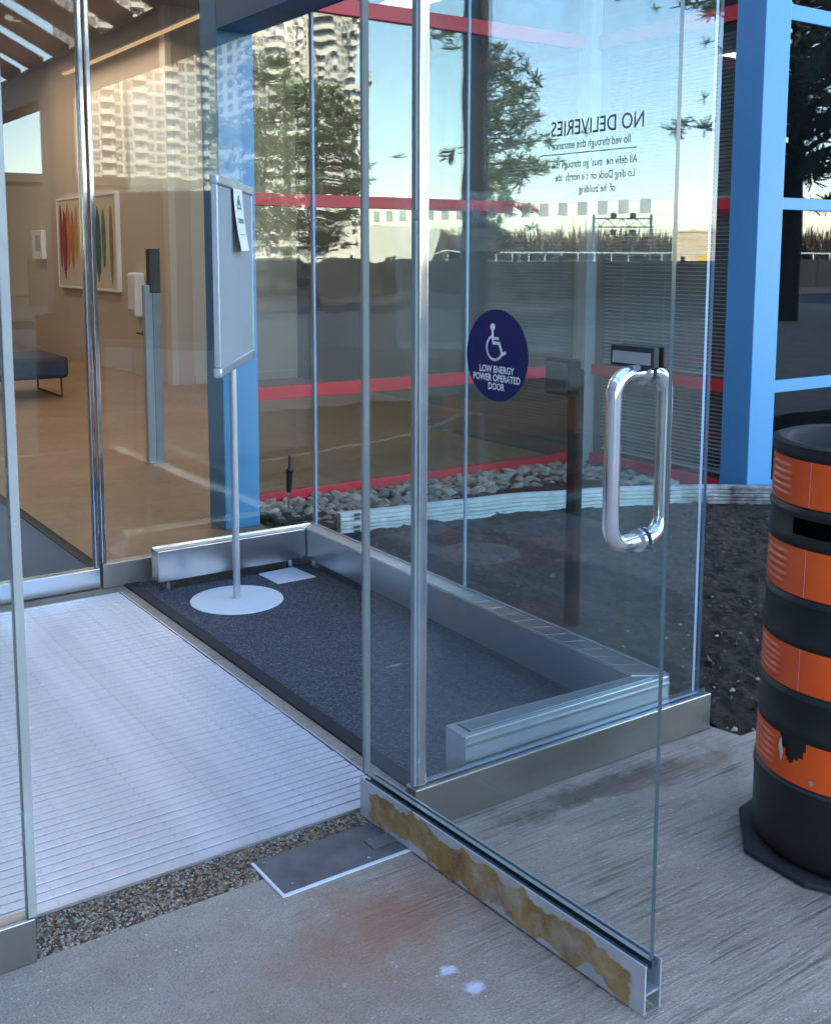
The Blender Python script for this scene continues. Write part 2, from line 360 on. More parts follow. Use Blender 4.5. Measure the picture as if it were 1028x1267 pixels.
def pane(name, a, b, mats, parent, axis):
    """a glass sheet with real thickness; its four narrow sides carry the edge material"""
    mb = MB().box(a, b); mb.mi = []
    for k in range(6):
        ax = (2, 2, 1, 0, 1, 0)[k]; mb.mi.append(0 if ax == axis else 1)
    return mb.build(name, mats, parent)

# ------------------------------------------------------------------ ground and pavement
structure(MB().box((-1200, -1200, -.5), (1200, 1200, -.03)), 'ground', 'asphalt_mat')
structure(MB().prism([(-14, -13), (30, -13), (30, 2.20), (2.87, 2.25), (2.84, 2.385), (-14, 2.385)], -.2, 0), 'pavement', 'concrete')
structure(MB().box((-4, 2.386, -.2), (1.80, 2.548, -.002)), 'aggregate_strip', 'aggregate')
structure(MB().box((1.80, 2.386, -.2), (2.86, 5.05, .004)), 'carpet', 'carpet')
structure(MB().prism([(1.745, 2.549), (1.799, 2.549), (1.799, 5.0), (1.825, 5.0), (1.825, 5.04), (1.745, 5.04)], -.2, .010), 'rubber_edge', 'black_rubber')
structure(MB().box((-4, 4.905, -.2), (1.744, 5.06, .001)), 'inner_threshold', 'concrete')
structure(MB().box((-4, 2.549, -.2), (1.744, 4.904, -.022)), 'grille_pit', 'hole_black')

for q_, (mt_, nn_) in enumerate((('stone_c', 1300), ('pebble_brown', 2400), ('pebble_dark', 1700))):
    mb = MB()
    for k in range(nn_):
        x = rnd.uniform(.42, 1.78); y = rnd.uniform(2.39, 2.543); s_ = rnd.uniform(.0024, .0058); ca, sa = math.cos(k * 2.4), math.sin(k * 2.4)
        p6 = [(s_ * 1.4, 0, 0), (-s_ * 1.3, 0, 0), (0, s_, 0), (0, -s_, 0), (s_ * .2, 0, s_ * .65), (0, 0, -s_ * .6)]
        mb.add([(x + a * ca - b * sa, y + a * sa + b * ca, -.001 + c_) for a, b, c_ in p6], [(0, 2, 4), (2, 1, 4), (1, 3, 4), (3, 0, 4), (2, 0, 5), (1, 2, 5), (3, 1, 5), (0, 3, 5)])
    o = mb.build('gravel', mt_, kind='stuff'); tag(o, ('grey', 'brown', 'dark')[q_] + ' pebbles set in the exposed aggregate strip at the threshold', 'gravel')
# mulch bed between the walls
def grid_mesh(x0, x1, y0, y1, nx, ny, zf):
    vs = []; fs = []
    for j in range(ny + 1):
        for i in range(nx + 1):
            x = x0 + (x1 - x0) * i / nx; y = y0 + (y1 - y0) * j / ny; vs.append((x, y, zf(x, y)))
    for j in range(ny):
        for i in range(nx):
            a = j * (nx + 1) + i; fs.append((a, a + 1, a + nx + 2, a + nx + 1))
    return MB().add(vs, fs)
def soil_z(x, y):
    e = min(1, max(0, (y - 2.2) / .35)); z = .015 + .02 * e
    z += .030 * noise.noise((x * 2.2, y * 2.2, 0)) + .022 * noise.noise((x * 9, y * 9, 3)) + .014 * noise.noise((x * 26, y * 26, 7))
    return z - .03 * (1 - e) if y < 2.4 else z
structure(grid_mesh(2.865, 9.5, 2.21, 6.02, 330, 200, soil_z), 'mulch_bed', 'soil_mat')
mb = MB()
for k in range(5200):
    x = rnd.uniform(2.9, 9); y = 2.22 + (rnd.random() ** 1.2) * 3.2; s = rnd.uniform(.004, .015) * (1.7 if rnd.random() < .06 else 1)
    z = soil_z(x, y) + s * .3; q = [Vector((rnd.uniform(-1, 1), rnd.uniform(-1, 1), rnd.uniform(-.5, .5))) * s for _ in range(4)]
    q[3] = Vector((0, 0, s * .8)); q[0].x *= 1.8
    mb.add([(x + p.x, y + p.y, z + p.z) for p in q], [(0, 1, 2), (0, 3, 1), (1, 3, 2), (2, 3, 0)])
o = mb.build('wood_chips', 'chip_mat', kind='stuff'); tag(o, 'brown bark chips and clods scattered over the dark mulch', 'bark chips')
mb = MB()
for k in range(70):
    x = rnd.uniform(2.84, 4.4); y = 2.24 + rnd.random() ** 2 * .9; s = rnd.uniform(.006, .016)
    z = max(0, soil_z(x, y)) + s * .5
    p6 = [(s, 0, 0), (-s, 0, 0), (0, s, 0), (0, -s, 0), (0, 0, s * .7), (0, 0, -s * .7)]
    p6 = [(x + a * rnd.uniform(.6, 1.2), y + b * rnd.uniform(.6, 1.2), z + c_) for a, b, c_ in p6]
    mb.add(p6, [(0, 2, 4), (2, 1, 4), (1, 3, 4), (3, 0, 4), (2, 0, 5), (1, 2, 5), (3, 1, 5), (0, 3, 5)])
o = mb.build('pebbles', 'stone_c', kind='stuff'); tag(o, 'small pale pebbles spilled along the edge of the mulch', 'pebbles')

# river stones along the wall foot
sb = structure(grid_mesh(2.84, 5.62, 5.38, 6.02, 60, 16, lambda x, y: max(.005, .034 * (y - 5.4) / .6) + .012 * noise.noise((x * 12, y * 12, 0))), 'stone_bed', 'soil_mat')
base_me = []
for k in range(6):
    import bmesh
    bm_ = bmesh.new(); bmesh.ops.create_icosphere(bm_, subdivisions=2, radius=1)
    for vv in bm_.verts:
        n0 = noise.noise(vv.co * 1.1 + Vector((k * 7, 0, 0))); n1 = noise.noise(vv.co * 2.7 + Vector((0, k * 5, 0)))
        vv.co *= 1 + .42 * n0 + .30 * n1
        vv.co.z *= .68
    me = bpy.data.meshes.new('stone'); bm_.to_mesh(me); bm_.free()
    me.polygons.foreach_set('use_smooth', [True] * len(me.polygons)); me.set_sharp_from_angle(angle=R(24)); me.materials.append(M[('stone_a', 'stone_b', 'stone_c')[k % 3]]); base_me.append(me)
placed = []
tries = 0
while len(placed) < 298 and tries < 20000:
    tries += 1
    x = rnd.uniform(2.9, 5.56); y = rnd.uniform(5.42, 5.98)
    if x > 4.9 and rnd.random() < .4: y = rnd.uniform(4.95, 5.6); 
    if x < 4.8 and y < 5.95 - .55 * (.45 + .55 * math.exp(-((x - 3.3) / .8) ** 2)) - .12: continue
    if 4.8 < x < 5.2 and y < 5.5: continue
    r = rnd.uniform(.028, .052)
    if any((x - a) ** 2 + (y - b) ** 2 < (.66 * (r + c_)) ** 2 for a, b, c_ in placed): continue
    placed.append((x, y, r))
    o = bpy.data.objects.new('stone', base_me[rnd.randrange(6)]); C.objects.link(o); o.parent = sb
    zb = max(.005, .034 * (y - 5.4) / .6) if y > 5.38 and x < 5.6 else soil_z(x, y)
    o.location = (x, y, zb + r * .42); o.scale = (r * rnd.uniform(.9, 1.35), r * rnd.uniform(.8, 1.1), r * rnd.uniform(.8, 1.15)); o.rotation_euler = (rnd.uniform(-.4, .4), rnd.uniform(-.4, .4), rnd.uniform(0, 6.3))

# ------------------------------------------------------------------ the building: walls, rails, glazing
RAILS = [(.028, .112), (.695, .775), (1.875, 1.95), (3.045, 3.14), (4.22, 4.32)]
b = thing('office_building', 'office building with blue columns, red window rails and dark reflective glazing', 'building', (5.8, 6, 0))
def part(mb, name, mat, **kw):
    o = mb.build(name, mat, b, **kw); o.location = (-5.8, -6, 0); return o
# columns
part(box((2.60, 5.70, 0), (2.82, 5.92, 4.4)), 'column', 'blue_paint', bevel=.006)
part(box((5.665, 4.475, 0), (5.905, 4.70, 4.4)), 'column', 'blue_paint', bevel=.006)
# wall along X behind the stones
for z0, z1 in RAILS: part(box((2.822, 5.985, z0), (5.60, 6.045, z1)), 'red_rail', 'red_paint', bevel=.003)
for (a0, a1), (b0, b1) in zip(RAILS[:-1], RAILS[1:]):
    o = pane('window_pane', (2.822, 6.008, a1), (5.60, 6.020, b0), ['glass_wall', 'glass_edge'], b, 1); o.location = (-5.8, -6, 0)
part(box((5.602, 5.93, 0), (5.70, 6.06, 4.4)), 'corner_post', 'grey_seal', bevel=.004)
# wall along Y with blinds
for z0, z1 in RAILS: part(box((5.665, 4.702, z0), (5.72, 5.928, z1)), 'red_rail', 'red_paint', bevel=.003)
for (a0, a1), (b0, b1) in zip(RAILS[:-1], RAILS[1:]):
    o = pane('window_pane', (5.688, 4.702, a1), (5.698, 5.928, b0), ['glass_wall2', 'glass_edge'] if False else ['glass_side', 'glass_edge'], b, 0); o.location = (-5.8, -6, 0)
# wall along X to the right of the corner column
for z0, z1 in RAILS: part(box((5.907, 4.50, z0), (12, 4.56, z1)), 'blue_rail', 'blue_paint', bevel=.003)
for (a0, a1), (b0, b1) in zip(RAILS[:-1], RAILS[1:]):
    o = pane('window_pane', (5.907, 4.524, a1), (12, 4.536, b0), ['glass_dark', 'glass_edge'], b, 1); o.location = (-5.8, -6, 0)
# plinths, unseen upper storey (height raised so its shadow covers the forecourt), roof and rear
part(box((2.84, 6.0, -.2), (5.70, 6.2, .027)), 'plinth', 'facade'); part(box((5.69, 4.5, -.2), (5.9, 5.99, .027)), 'plinth', 'facade'); part(box((5.906, 4.51, -.2), (30, 4.7, .027)), 'plinth', 'facade')
part(box((-20, 6.3, 4.45), (40, 26, 11.5)), 'upper_storey', 'facade')
part(box((5.72, 4.6, 4.45), (40, 6.299, 11.5)), 'upper_storey', 'facade')
part(box((12.002, 4.55, .03), (40, 5.0, 4.44)), 'solid_wall', 'facade')
part(box((-20, 5.0, 0), (-4.0, 5.5, 8.2)), 'solid_wall', 'facade')
wg = thing('sky_blocker_wing', 'unseen plain masonry wing added to block sky light from the forecourt', 'building', (-8.5, -4, 0))  # out-of-view wing added to cut the sky light on the forecourt
MB().box((-5, -9, 0), (3, 8.9, 11)).build('wall', 'facade', wg)
for k in range(5):
    for z in (1.0, 4.4, 7.8): MB().box((2.98, -8 + 3.4 * k, z), (3.03, -6 + 3.4 * k, z + 1.9)).build('window', 'tower_glass', wg)
# dim room behind the dark glass; unseen partitions added to block lobby light
part(box((6.70, 4.60, 0), (6.78, 12.399, 4.41)), 'blocking_partition', 'lobby_dark'); part(box((6.79, 8.4, 0), (30, 8.5, 4.4)), 'blocking_partition', 'lobby_dark')
part(box((5.705, 6.062, 0), (6.699, 6.12, 4.41)), 'blocking_partition', 'lobby_dark')
part(box((5.74, 4.58, -.1), (30, 8.39, .02)), 'office_floor', 'lobby_dark')

# blinds behind the return wall: every slat a part
def blind(z0, z1, pitch, tilt, label):
    t_ = thing('window_blind', label, 'blind', (5.76, 5.3, z0))
    me = None
    n = int((z1 - z0) / pitch)
    for k in range(n):
        if me is None:
            o = MB().add([(-.011, -.59, -.004), (.011, -.59, .004), (.011, .59, .004), (-.011, .59, -.004), (-.011, -.59, -.0055), (.011, -.59, .0025), (.011, .59, .0025), (-.011, .59, -.0055)],
                         [(0, 1, 2, 3), (7, 6, 5, 4), (0, 4, 5, 1), (1, 5, 6, 2), (2, 6, 7, 3), (3, 7, 4, 0)]).build('slat', 'blind', t_); me = o.data
        else:
            o = bpy.data.objects.new('slat', me); C.objects.link(o); o.parent = t_
        o.location = (0, 0, pitch * (k + .5)); o.rotation_euler = (0, tilt, 0)
    MB().box((-.012, -.595, -.014), (.012, .595, 0)).build('bottom_bar', 'blind', t_)
    for yy in (-.4, 0, .4): MB().box((-.0135, yy - .001, 0), (-.0125, yy + .001, z1 - z0)).build('ladder_cord', 'blind', t_)
blind(.80, 1.86, .0265, R(12), 'grey venetian blind half open between the second and third red rails')
blind(.15, .68, .0265, R(12), 'grey venetian blind half open above the lowest red rail')
blind(1.97, 3.03, .0265, R(62), 'grey venetian blind closed flat between the upper red rails')

# ------------------------------------------------------------------ lobby
structure(MB().box((-4, 5.06, -.2), (6.69, 20, .0)), 'lobby_floor', 'lobby_floor_mat')
structure(MB().box((-4.1, 5.0, 4.42), (6.85, 20.3, 4.449)), 'lobby_ceiling', 'ceiling')
structure(MB().box((5.08, 12.40, 0), (5.28, 20, 4.44)), 'lobby_wall', 'lobby_wall')
structure(MB().box((5.281, 12.40, 0), (7.2, 12.8, 4.44)), 'lobby_end_wall', 'lobby_wall_light')
structure(MB().box((5.0, 12.38, 0), (5.08, 12.55, 4.44)), 'lobby_corner', 'lobby_wall_light')
structure(MB().box((-4.2, 19.9, 0), (5.079, 20.1, 4.44)), 'lobby_far_wall', 'lobby_wall')
structure(MB().box((-4.2, 5.55, 0), (-4.0, 19.89, 4.44)), 'lobby_left_wall', 'lobby_wall')
structure(MB().box((5.285, 12.36, 0), (6.68, 12.399, .10)), 'lobby_skirting', 'lobby_wall_light')
# cove lamp: long warm strip high on the wall
lt = thing('ceiling_light', 'long warm linear light fixed high along the lobby wall', 'light', (4.95, 10.5, 4.05))
o = MB().box((-.028, -2.2, 0.03), (.028, 5.5, .05)).build('diffuser', 'lamp_glow', lt); MB().box((-.032, -2.22, .051), (.032, 5.52, .07)).build('housing', 'white_paint', lt)
def area(parent, loc, sx, sy, en, col=(1, .88, .72)):
    a = bpy.data.lights.new('lamp', 'AREA'); a.shape = 'RECTANGLE'; a.size = sx; a.size_y = sy; a.energy = en; a.color = col
    o = bpy.data.objects.new('lamp', a); C.objects.link(o); o.parent = parent; o.location = loc; return o
area(lt, (-.3, 1.6, -.03), .3, 7, 5.0)
for k, (x, y, wh) in enumerate(((1.5, 8.0, 'above the walk-off mat'), (1.5, 13.0, 'above the navy bench'), (3.9, 8.6, 'above the grey steel post'), (-1.5, 10.5, 'beside the plain lobby side wall'), (3.6, 16.5, 'in front of the painting'))):
    q = thing('lobby_fill_light', 'unseen square fill light added ' + wh, 'light', (x, y, 4.43), 'unseen added lobby fill lights')  # invented fixture out of view, added to brighten the lobby
    MB().box((-.3, -.3, -.02), (.3, .3, .015)).build('diffuser', 'lamp_glow', q); area(q, (0, 0, -.05), .55, .55, 4.2)
# bench
bt = thing('lobby_bench', 'dark navy upholstered bench on thin black sled legs in the lobby', 'bench', (2.75, 12.5, 0))
smooth_angle(MB().box((-1.1, -.5, .215), (.90, .5, .455)).build('seat', 'navy_fabric', bt, bevel=.045), 60)
MB().box((-1.1, .1, .456), (-.35, .48, .80)).build('backrest', 'navy_fabric', bt, bevel=.05)
for xx in (-.95, .82):
    MB().tube([(xx, -.46, .22), (xx, -.46, .012), (xx, .46, .012), (xx, .46, .22)], .011, 8).build('leg', 'black_plastic', bt)
# painting
pt = thing('painting', 'large canvas with loose red, orange, yellow and teal brush strokes in a pale frame', 'painting', (5.06, 15.56, 1.72))
MB().box((-.03, -1.27, -.63), (.018, 1.27, .63)).build('canvas', 'canvas', pt)
for y0, y1, z0, z1 in ((-1.30, 1.30, .631, .66), (-1.30, 1.30, -.66, -.631), (-1.30, -1.271, -.63, .63), (1.271, 1.30, -.63, .63)): MB().box((-.04, y0, z0), (.02, y1, z1)).build('frame', 'paper', pt)
for m_, y, z, ry, rz_, in (('stroke_red', 1.12, .10, .07, .48), ('stroke_red', .95, -.02, .10, .50), ('stroke_orange', .78, .10, .11, .46), ('stroke_orange', .58, .04, .09, .42), ('stroke_yellow', .40, .14, .08, .38), ('stroke_teal', -.25, .0, .17, .56), ('stroke_teal', -.55, -.02, .11, .50), ('stroke_green', -.78, .05, .08, .40), ('stroke_brown', -1.08, -.03, .07, .52)):
    MB().add([(-.034, y, z)] + [(-.034, y + ry * math.cos(a * math.pi / 12) * (1 + .1 * math.sin(a * 3)), z + rz_ * math.sin(a * math.pi / 12) * (1 + .08 * math.cos(a * 2 + y * 9))) for a in range(24)],
             [(0, 1 + (k + 1) % 24, 1 + k) for k in range(24)]).build('brush_stroke', m_, pt)
# dispenser, thermostat, lobby door and lever, steel post, lobby mat
dp = thing('soap_dispenser', 'white plastic wall dispenser mounted beside the grey lobby post', 'dispenser', (5.04, 13.55, 1.05))
MB().box((-.10, -.14, -.28), (.04, .14, .28)).build('cover', 'white_paint', dp, bevel=.03); MB().box((-.105, -.10, -.27), (-.1005, .10, -.18)).build('spout_panel', 'panel_grey', dp)
th_ = thing('wall_box', 'small pale wall box fixed to the far end of the lobby wall', 'wall box', (5.06, 17.9, 1.70))
MB().box((-.06, -.28, -.23), (.02, .28, .23)).build('case', 'white_paint', th_, bevel=.015); MB().box((-.066, -.2, -.1), (-.0605, .05, .15)).build('cover_plate', 'panel_grey', th_)
ld = thing('lobby_door', 'flush beige lobby door with a lever handle', 'door', (4.4, 19.88, 0))
MB().box((-.45, -.05, .005), (.45, .015, 2.1)).build('leaf', 'lobby_wall', ld); MB().tube([(.33, -.06, 1.02), (.33, -.11, 1.02), (.23, -.11, 1.02)], .012, 8).build('handle', 'steel_x', ld)
lv = thing('lever_handle', 'dark lever handle on the lobby wall below the dispenser', 'handle', (5.07, 13.45, .56))
MB().box((-.02, -.05, -.03), (.008, .05, .03)).build('plate', 'dark_box', lv); MB().tube([(-.02, -.02, 0), (-.06, -.02, 0), (-.06, .12, 0)], .014, 8).build('lever', 'dark_box', lv)
sp_ = thing('steel_post', 'slim grey steel post with a dark upper box standing on the lobby floor', 'post', (3.04, 7.92, 0))
MB().box((-.06, -.03, .0), (.0, .03, 1.35)).build('shaft', 'panel_grey', sp_, bevel=.004); MB().box((.001, -.03, .0), (.065, .03, 1.29)).build('cover', 'grey_seal', sp_, bevel=.004); MB().box((-.02, -.035, 1.291), (.066, .035, 1.62)).build('reader_box', 'dark_box', sp_, bevel=.005)
MB().box((-.08, -.05, .001), (.085, .05, .008)).build('floor_plate', 'panel_grey', sp_)
lm = thing('lobby_mat', 'grey walk-off mat on the lobby floor behind the inner glass door', 'mat', (0, 6.3, 0))
MB().box((-1.2, -1.1, .0005), (1.70, 1.2, .007)).build('pile', 'lobby_mat_fabric', lm); MB().box((1.701, -1.1, .0005), (1.76, 1.2, .010)).build('border', 'black_rubber', lm)

# ------------------------------------------------------------------ vestibule glazing
# back wall: fixed pane + inner door leaf
gw = thing('inner_glass_wall', 'fixed clear glass screen on a steel base rail behind the sign stand', 'glass wall', (2.2, 5.03, 0))
def at(o, parent): o.location = -parent.location; return o
at(pane('glass_pane', (1.668, 5.025, .123), (2.805, 5.037, 3.4), ['glass_back', 'glass_edge'], gw, 1), gw)
at(MB().box((1.645, 5.0, 0.002), (2.83, 5.06, .122)).build('base_rail', 'steel_worn', gw, bevel=.003), gw)
at(MB().box((1.646, 5.008, .1225), (1.667, 5.052, 3.4)).build('edge_post', 'chrome', gw, bevel=.004), gw)
idr = thing('inner_glass_door', 'clear frameless inner door with steel bottom rail leading to the lobby', 'glass door', (1.1, 5.03, 0))
at(pane('glass_pane', (.56, 5.025, .105), (1.612, 5.037, 3.4), ['glass_back', 'glass_edge'], idr, 1), idr)
at(MB().box((.56, 5.005, .012), (1.634, 5.055, .104)).build('bottom_rail', 'steel_x', idr, bevel=.003), idr)
at(MB().box((1.613, 5.006, .105), (1.634, 5.054, 3.4)).build('edge_stile', 'chrome', idr, bevel=.004), idr)
il = thing('inner_glass_panel', 'clear glass panel beside the inner door at the far side of the vestibule', 'glass wall', (-1.7, 5.03, 0))
at(pane('glass_pane', (-4, 5.025, .123), (.555, 5.037, 3.4), ['glass_back', 'glass_edge'], il, 1), il)
at(MB().box((-4, 5.0, .002), (.555, 5.06, .122)).build('base_rail', 'steel_x', il), il)
# side wall: two panes with an open joint
sw = thing('side_glass_wall', 'clear two-pane glass side wall between carpet and mulch bed', 'glass wall', (2.8, 3.7, 0))
for y0, y1 in ((2.400, 3.683), (3.691, 4.992)):
    at(pane('glass_pane', (2.795, y0, .05), (2.807, y1, 2.80), ['glass_side', 'glass_edge_blue'], sw, 0), sw)
at(MB().box((2.7965, 3.6835, .05), (2.8055, 3.6905, 2.80)).build('joint_seal', 'glass_edge', sw), sw)
at(MB().box((2.7965, 4.9925, .05), (2.8055, 5.020, 2.80)).build('joint_seal', 'glass_edge', sw), sw)
at(MB().box((2.775, 2.395, .0), (2.83, 5.0, .049)).build('base_rail', 'steel_y', sw), sw)
# front sidelight beside the door
fs = thing('front_sidelight', 'tall glass sidelight on a brushed steel curb between the open door and the mulch', 'sidelight', (2.2, 2.37, 0))
at(pane('glass_pane', (1.668, 2.368, .128), (2.793, 2.380, 3.4), ['glass_sidelight', 'glass_edge_blue'], fs, 1), fs)
at(MB().box((1.622, 2.348, .0), (2.832, 2.398, .125)).build('base_curb', 'steel_worn', fs, bevel=.003), fs)
at(MB().box((1.628, 2.366, .1265), (1.637, 2.384, 3.4)).build('jamb_seal', 'panel_grey', fs), fs)
at(MB().box((1.6375, 2.360, .1265), (1.6665, 2.386, 3.4)).build('jamb_post', 'chrome', fs, bevel=.004), fs)
# left sidelight
ls = thing('left_sidelight', 'glass sidelight on a steel curb across the doorway from the open door', 'sidelight', (0, 2.37, 0))
at(pane('glass_pane', (-3.5, 2.385, .108), (.585, 2.397, 3.4), ['glass_door', 'glass_edge'], ls, 1), ls)
at(MB().box((-3.5, 2.374, .0), (.600, 2.422, .107)).build('base_curb', 'steel_worn', ls, bevel=.003), ls)
at(MB().box((.5855, 2.378, .1075), (.606, 2.406, 3.4)).build('edge_seal', 'glass_edge', ls, bevel=.002), ls)

# ------------------------------------------------------------------ open glass door
u = Vector((.04964631, -.99876686, 0)); rz = math.atan2(u.y, u.x)
dr = thing('open_glass_door', 'frameless glass door swung open with steel pull handle and round blue sticker', 'glass door', (1.57, 2.496, 0), rz=rz)
# local frame: x along the leaf from the hinge, y = left of x (towards +X world), z up; camera side is -y
DW, DT = 1.024, .012
mb = MB().box((-.016, -.006, .125), (DW, .006, 2.55)); mb.mi = [1, 1, 0, 2, 0, 1]
mb.build('glass_pane', ['glass_door', 'glass_edge', 'glass_edge_dark'], dr)
MB().box((-.030, -.011, .125), (-.0165, .011, 2.55)).build('edge_seal', 'grey_seal', dr, bevel=.003)
# H-shaped bottom rail
mb = MB().box((-.018, -.026, .008), (DW + .006, -.0215, .120))
mb.build('rail_face', 'rail_stained', dr, bevel=.001)
MB().box((-.018, .0215, .008), (DW + .006, .026, .120)).build('rail_face', 'silver', dr)
MB().box((-.018, -.0214, .050), (DW + .004, .0214, .056)).build('rail_web', 'silver', dr)
MB().box((-.012, -.0212, .098), (DW - .004, -.0065, .114)).build('glazing_gasket', 'glass_edge_dark', dr)
MB().box((-.012, .0065, .098), (DW - .004, .0212, .114)).build('glazing_gasket', 'glass_edge_dark', dr)
# pull handle: closed loop through the glass
pts = []
hs, zt, zb, a_, c_, rr_ = .962, 1.362, 1.018, -.093, .060, .045
def arc(cy_, cz_, a0, a1): return [(hs, cy_ + rr_ * math.cos(R(a0 + (a1 - a0) * k / 8)), cz_ + rr_ * math.sin(R(a0 + (a1 - a0) * k / 8))) for k in range(9)]
loop = [(hs, -.012, zt)] + arc(a_ + rr_, zt - rr_, 90, 180) + arc(a_ + rr_, zb + rr_, 180, 270) + [(hs, -.012, zb)]
smooth_angle(MB().tube(loop, .0168, 20).build('pull_handle', 'chrome', dr), 50)
loop = [(hs, .012, zt)] + arc(c_ - rr_, zt - rr_, 90, 0) + arc(c_ - rr_, zb + rr_, 0, -90) + [(hs, .012, zb)]
smooth_angle(MB().tube(loop, .0168, 20).build('pull_handle', 'chrome', dr), 50)
for z in (zt, zb):
    for s_ in (-1, 1): smooth_angle(MB().tube([(hs, s_ * .0062, z), (hs, s_ * .012, z)], .024, 24).build('handle_washer', 'chrome', dr), 40)
# lock plate beside the free edge
lk = MB().box((.885, -.022, 1.372), (1.0, -.0062, 1.415)).build('lock_case', 'dark_box', dr, bevel=.003)
MB().box((.893, -.024, 1.379), (.992, -.0221, 1.403)).build('lock_face', 'silver', lk)
MB().box((.885, .0062, 1.372), (1.0, .020, 1.415)).build('lock_case', 'dark_box', dr, bevel=.003)
# round sticker, camera side (-y): reading direction = +x
def disc(r, n, y, cx_=0, cz_=0): return MB().add([(cx_, y, cz_)] + [(cx_ + r * math.cos(2 * math.pi * k / n), y, cz_ + r * math.sin(2 * math.pi * k / n)) for k in range(n)], [(0, 1 + k, 1 + (k + 1) % n) for k in range(n)])
SX, SZ = .520, 1.362
st = disc(.107, 72, -.0067, SX, SZ).build('sticker', 'sticker_blue', dr)
def strip(pts, wd, y):
    mb = MB()
    for (x0, z0), (x1, z1) in zip(pts[:-1], pts[1:]):
        d = Vector((x1 - x0, z1 - z0)).normalized(); n = Vector((-d.y, d.x)) * wd / 2; e = d * wd * .3
        mb.add([(x0 - e.x + n.x, y, z0 - e.y + n.y), (x0 - e.x - n.x, y, z0 - e.y - n.y), (x1 + e.x - n.x, y, z1 + e.y - n.y), (x1 + e.x + n.x, y, z1 + e.y + n.y)], [(0, 1, 2, 3)])
    return mb
yy = -.0074
hx, hz = SX - .014, SZ + .066
sy_mb = disc(.0085, 20, yy, hx, hz)
for ch in (strip([(hx - .001, hz - .006), (hx + .002, hz - .034)], .0075, yy - .0001), strip([(hx + .001, hz - .026), (hx + .020, hz - .026)], .006, yy - .0002),
           strip([(hx + .002, hz - .037), (hx + .024, hz - .037), (hx + .034, hz - .062), (hx + .045, hz - .057)], .0075, yy - .0003),
           strip([(hx + .008 + .028 * math.cos(R(a)), hz - .048 + .028 * math.sin(R(a))) for a in range(110, 345, 12)], .006, yy - .0004)):
    sy_mb.add(ch.v, ch.f)
sy_mb.build('wheelchair_symbol', 'sticker_white', st)
def text(body, size, mat, parent, name, xform, align='CENTER', offset=0., sx=1.):
    cu = bpy.data.curves.new(name, 'FONT'); cu.body = body; cu.size = size; cu.align_x = align; cu.offset = offset; cu.fill_mode = 'FRONT'; cu.resolution_u = 3
    tmp = bpy.data.objects.new('tmp', cu); C.objects.link(tmp)
    dg = bpy.context.evaluated_depsgraph_get(); me = bpy.data.meshes.new_from_object(tmp.evaluated_get(dg)); bpy.data.objects.remove(tmp); bpy.data.curves.remove(cu)
    for v_ in me.vertices: v_.co.x *= sx
    me.transform(xform); me.materials.clear(); me.materials.append(M[mat]); me.name = name
    o = bpy.data.objects.new(name, me); C.objects.link(o); o.parent = parent; return o
def face_m(x, y, z, flip):  # text plane: local x of text -> +-x of door, local y -> z
    s_ = -1 if flip else 1
    return Matrix(((s_, 0, 0, x), (0, 0, -s_, y), (0, 1, 0, z), (0, 0, 0, 1)))
for body, z in (('LOW ENERGY', 1.322), ('POWER OPERATED', 1.302), ('DOOR', 1.282)):
    text(body, .0225, 'sticker_white', st, 'lettering', face_m(SX, -.0075, z, False), 'CENTER', .0006, .84)
# notice on the street side of the leaf, seen in mirror writing
for body, sz, x, z, k in (('NO DELIVERIES', .045, .803, 1.847, .86), ('  llo ved through this entrance', .0238, .793, 1.819, .80), ('All deliv rie  mus\' go through the', .0225, .797, 1.779, .80), ('Lo ding Dock on t e north  ide', .0225, .800, 1.752, .80), ('of  he building', .0225, .810, 1.725, .80)):
    text(body, sz, 'vinyl_black', dr, 'notice_lettering', face_m(x, .0068, z, True), 'CENTER', .00025, k)
MB().add([(.640, .0068, 1.8075), (.916, .0068, 1.8075), (.916, .0068, 1.8095), (.640, .0068, 1.8095)], [(0, 1, 2, 3)]).build('notice_rule', 'vinyl_black', dr)
for s_ in [.022 + .0575 * k for k in range(17)]:
    if s_ > 1.0: break
    MB().add([(s_ - .014, .0068, 1.678), (s_ + .014, .0068, 1.678), (s_ + .014, .0068, 1.706), (s_ - .014, .0068, 1.706)], [(0, 1, 2, 3)]).build('safety_square', 'vinyl_frost', dr)

# floor closer plate at the pivot
fp = thing('floor_closer_plate', 'weathered grey steel floor plate beneath the open door hinge', 'floor plate', (1.37, 2.38, 0))
MB().box((-.185, -.088, .0005), (.20, .083, .0055)).build('plate', 'plate_grey', fp, bevel=.001)
mbx = MB().box((-.195, -.098, .0004), (-.186, .083, .0042)); mbx.box((-.186, -.098, .0004), (.20, -.089, .0042)); mbx.build('caulk_line', 'white_paint', fp)
MB().box((.105, -.045, .0056), (.185, .0, .0125)).build('pivot_block', 'plate_grey', fp, bevel=.001)
for x, y in ((-.165, .060), (-.150, -.066), (.075, -.072), (.118, -.010), (.150, -.034), (.166, -.008)):
    MB().lathe([(.0, .017 if x > .1 else .0085), (.0055, .016 if x > .1 else .0075), (.0055, .0056)], 12, (x, y)).build('screw', 'chrome', fp)

